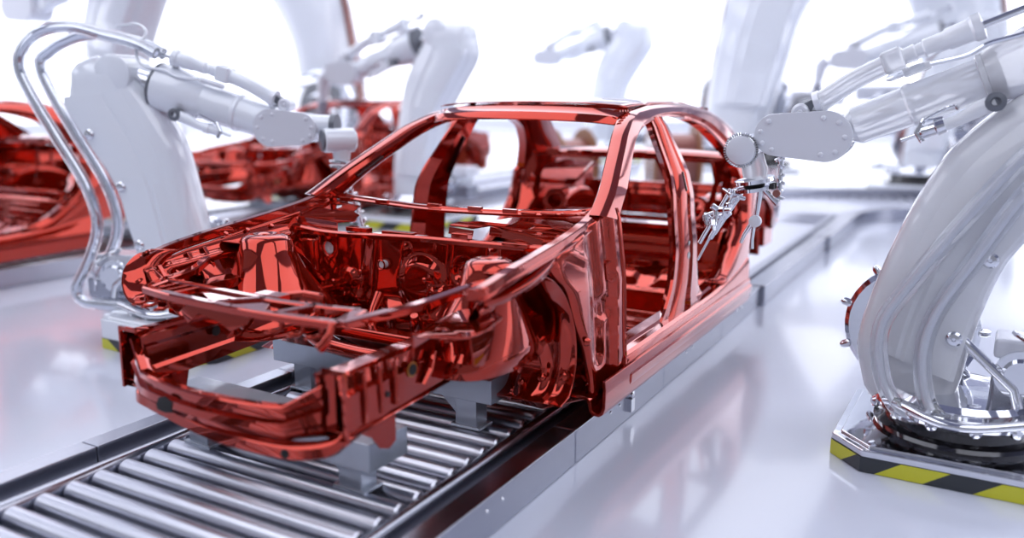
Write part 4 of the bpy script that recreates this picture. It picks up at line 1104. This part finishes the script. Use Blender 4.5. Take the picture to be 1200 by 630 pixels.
# copper edge strip on the front of the arm and a tool hanging at the wrist
bb = catmull(Fl_, 30)
G().loft([[(p[0]+.012, -.03, p[1]), (p[0]+.022, 0, p[1]), (p[0]+.012, .03, p[1]), (p[0]-.02, 0, p[1])] for p in bb], cu=True, cap=True).build('edge_strip', COPPER, bg0)
G().tube([(.92, 0, 1.25), (.98, 0, 1.20), (1.0, 0, 1.02)], [.07, .06, .04], 16).build('tool_neck', PLATE, bg0)
G().tube([(1.0, 0, 1.02), (1.02, 0, .80), (1.05, 0, .62)], [.05, .035, .012], 12).build('tool', STEEL, bg0)
BGR = [
    ('blurred tall pale robot standing behind the forearm of the left white robot', (-7.4, 9.1, 0), 0, 2.6),
    ('faint blurred robot above the middle of the red roof, far at the back', (-5.85, 15.9, 0), 182, 1.85),
    ('very blurred big robot behind the wrist of the right robot', (-2.16, 13.6, 0), 180, 3.1),
    ('blurred robot in front of the huge one at the top right, forearm to the left', (.95, 12.7, 0), 180, 1.6),
    ('huge blurred robot at the top right behind the right robot forearm', (1.4, 15.4, 0), 0, 3.3),
    ('huge blurred robot with copper edge strip behind the hoses of the left robot', (-8.1, 5.4, 0), 180, 2.1),
]
for lb, loc, dg, sc in BGR:
    c = copy_tree(bg0, None, ('hazard_band', 'tool', 'tool_neck') if sc > 3 else ('tool', 'tool_neck') if sc > 1.84 else ()); c.location = loc; c.rotation_euler = (0, 0, math.radians(dg)); c.scale = (sc,)*3; c['label'] = lb
cab = empty('control_cabinet', 'blurred pale control cabinet standing far behind the red roof', 'cabinet', (-2.6, 15.6, 0))
G().box((-.45, -.3, 0), (.45, .3, 2.1)).build('cabinet_body', PLATE, cab, bevel=.02)
g = G(); g.box((-.38, -.325, .15), (.38, -.30, 1.95)); g.build('cabinet_door', WHITE, cab, bevel=.01)
for x_ in (-.42, .36): G().box((x_, -.25, 2.1), (x_+.06, .25, 2.45)).build('top_bracket', PLATE, cab)
# other bodies on the second line and behind
SHL = [
    ('red car body at the left edge, partly behind the white robot arm', (-5.15, -.80, 0), 0),
    ('blurred red car body behind the wrist of the left white robot', (-5.15, 4.45, 0), 0),
]
for lb, loc, dg in SHL:
    c = copy_tree(car); c.location = loc; c.rotation_euler = (0, 0, math.radians(dg)); c['label'] = lb
def stand2(x, y, label):
    s = stand(label, y, -.60, .60, .222, d=.14); s.location = (x, y, 0); return s
stand2(-5.15, .35, 'grey stand under the sill of the red body at the left edge')
stand2(-5.15, 3.35, 'grey stand on the second line between the two left red bodies')
stand2(-5.15, 5.6, 'grey stand under the front of the blurred second red body')
stand2(-5.15, 7.4, 'grey stand under the rear of the blurred second red body')

def reel(label, loc, r, w, rz):
    root = empty('cable_reel', label, 'cable reel', loc, rz)
    for a in (-w/2, w/2):
        g = G().rev((a-.02, 0, r), (1, 0, 0), [(0, r-.01), (.008, r), (.032, r), (.04, r-.01)], 36); g.build('flange', SPOOL, root)
        G().rev((a-.026, 0, r), (1, 0, 0), [(0, r*.62), (.052, r*.62)], 30).build('pale_ring', PLATE, root)
        G().rev((a-.030, 0, r), (1, 0, 0), [(0, r*.42), (.060, r*.42)], 30).build('inner_disc', SPOOL, root)
    G().rev((-w/2, 0, r), (1, 0, 0), [(0, r*.7), (w, r*.7)], 30).build('wound_cable', COPPER, root)
reel('blurred brown cable reel seen through the near side windows of the front body', (-1.9, 9.6, 0), .56, .6, .5)
reel('blurred brown cable reel seen through the far window of the front body', (-3.4, 9.4, 0), .50, .5, .9)
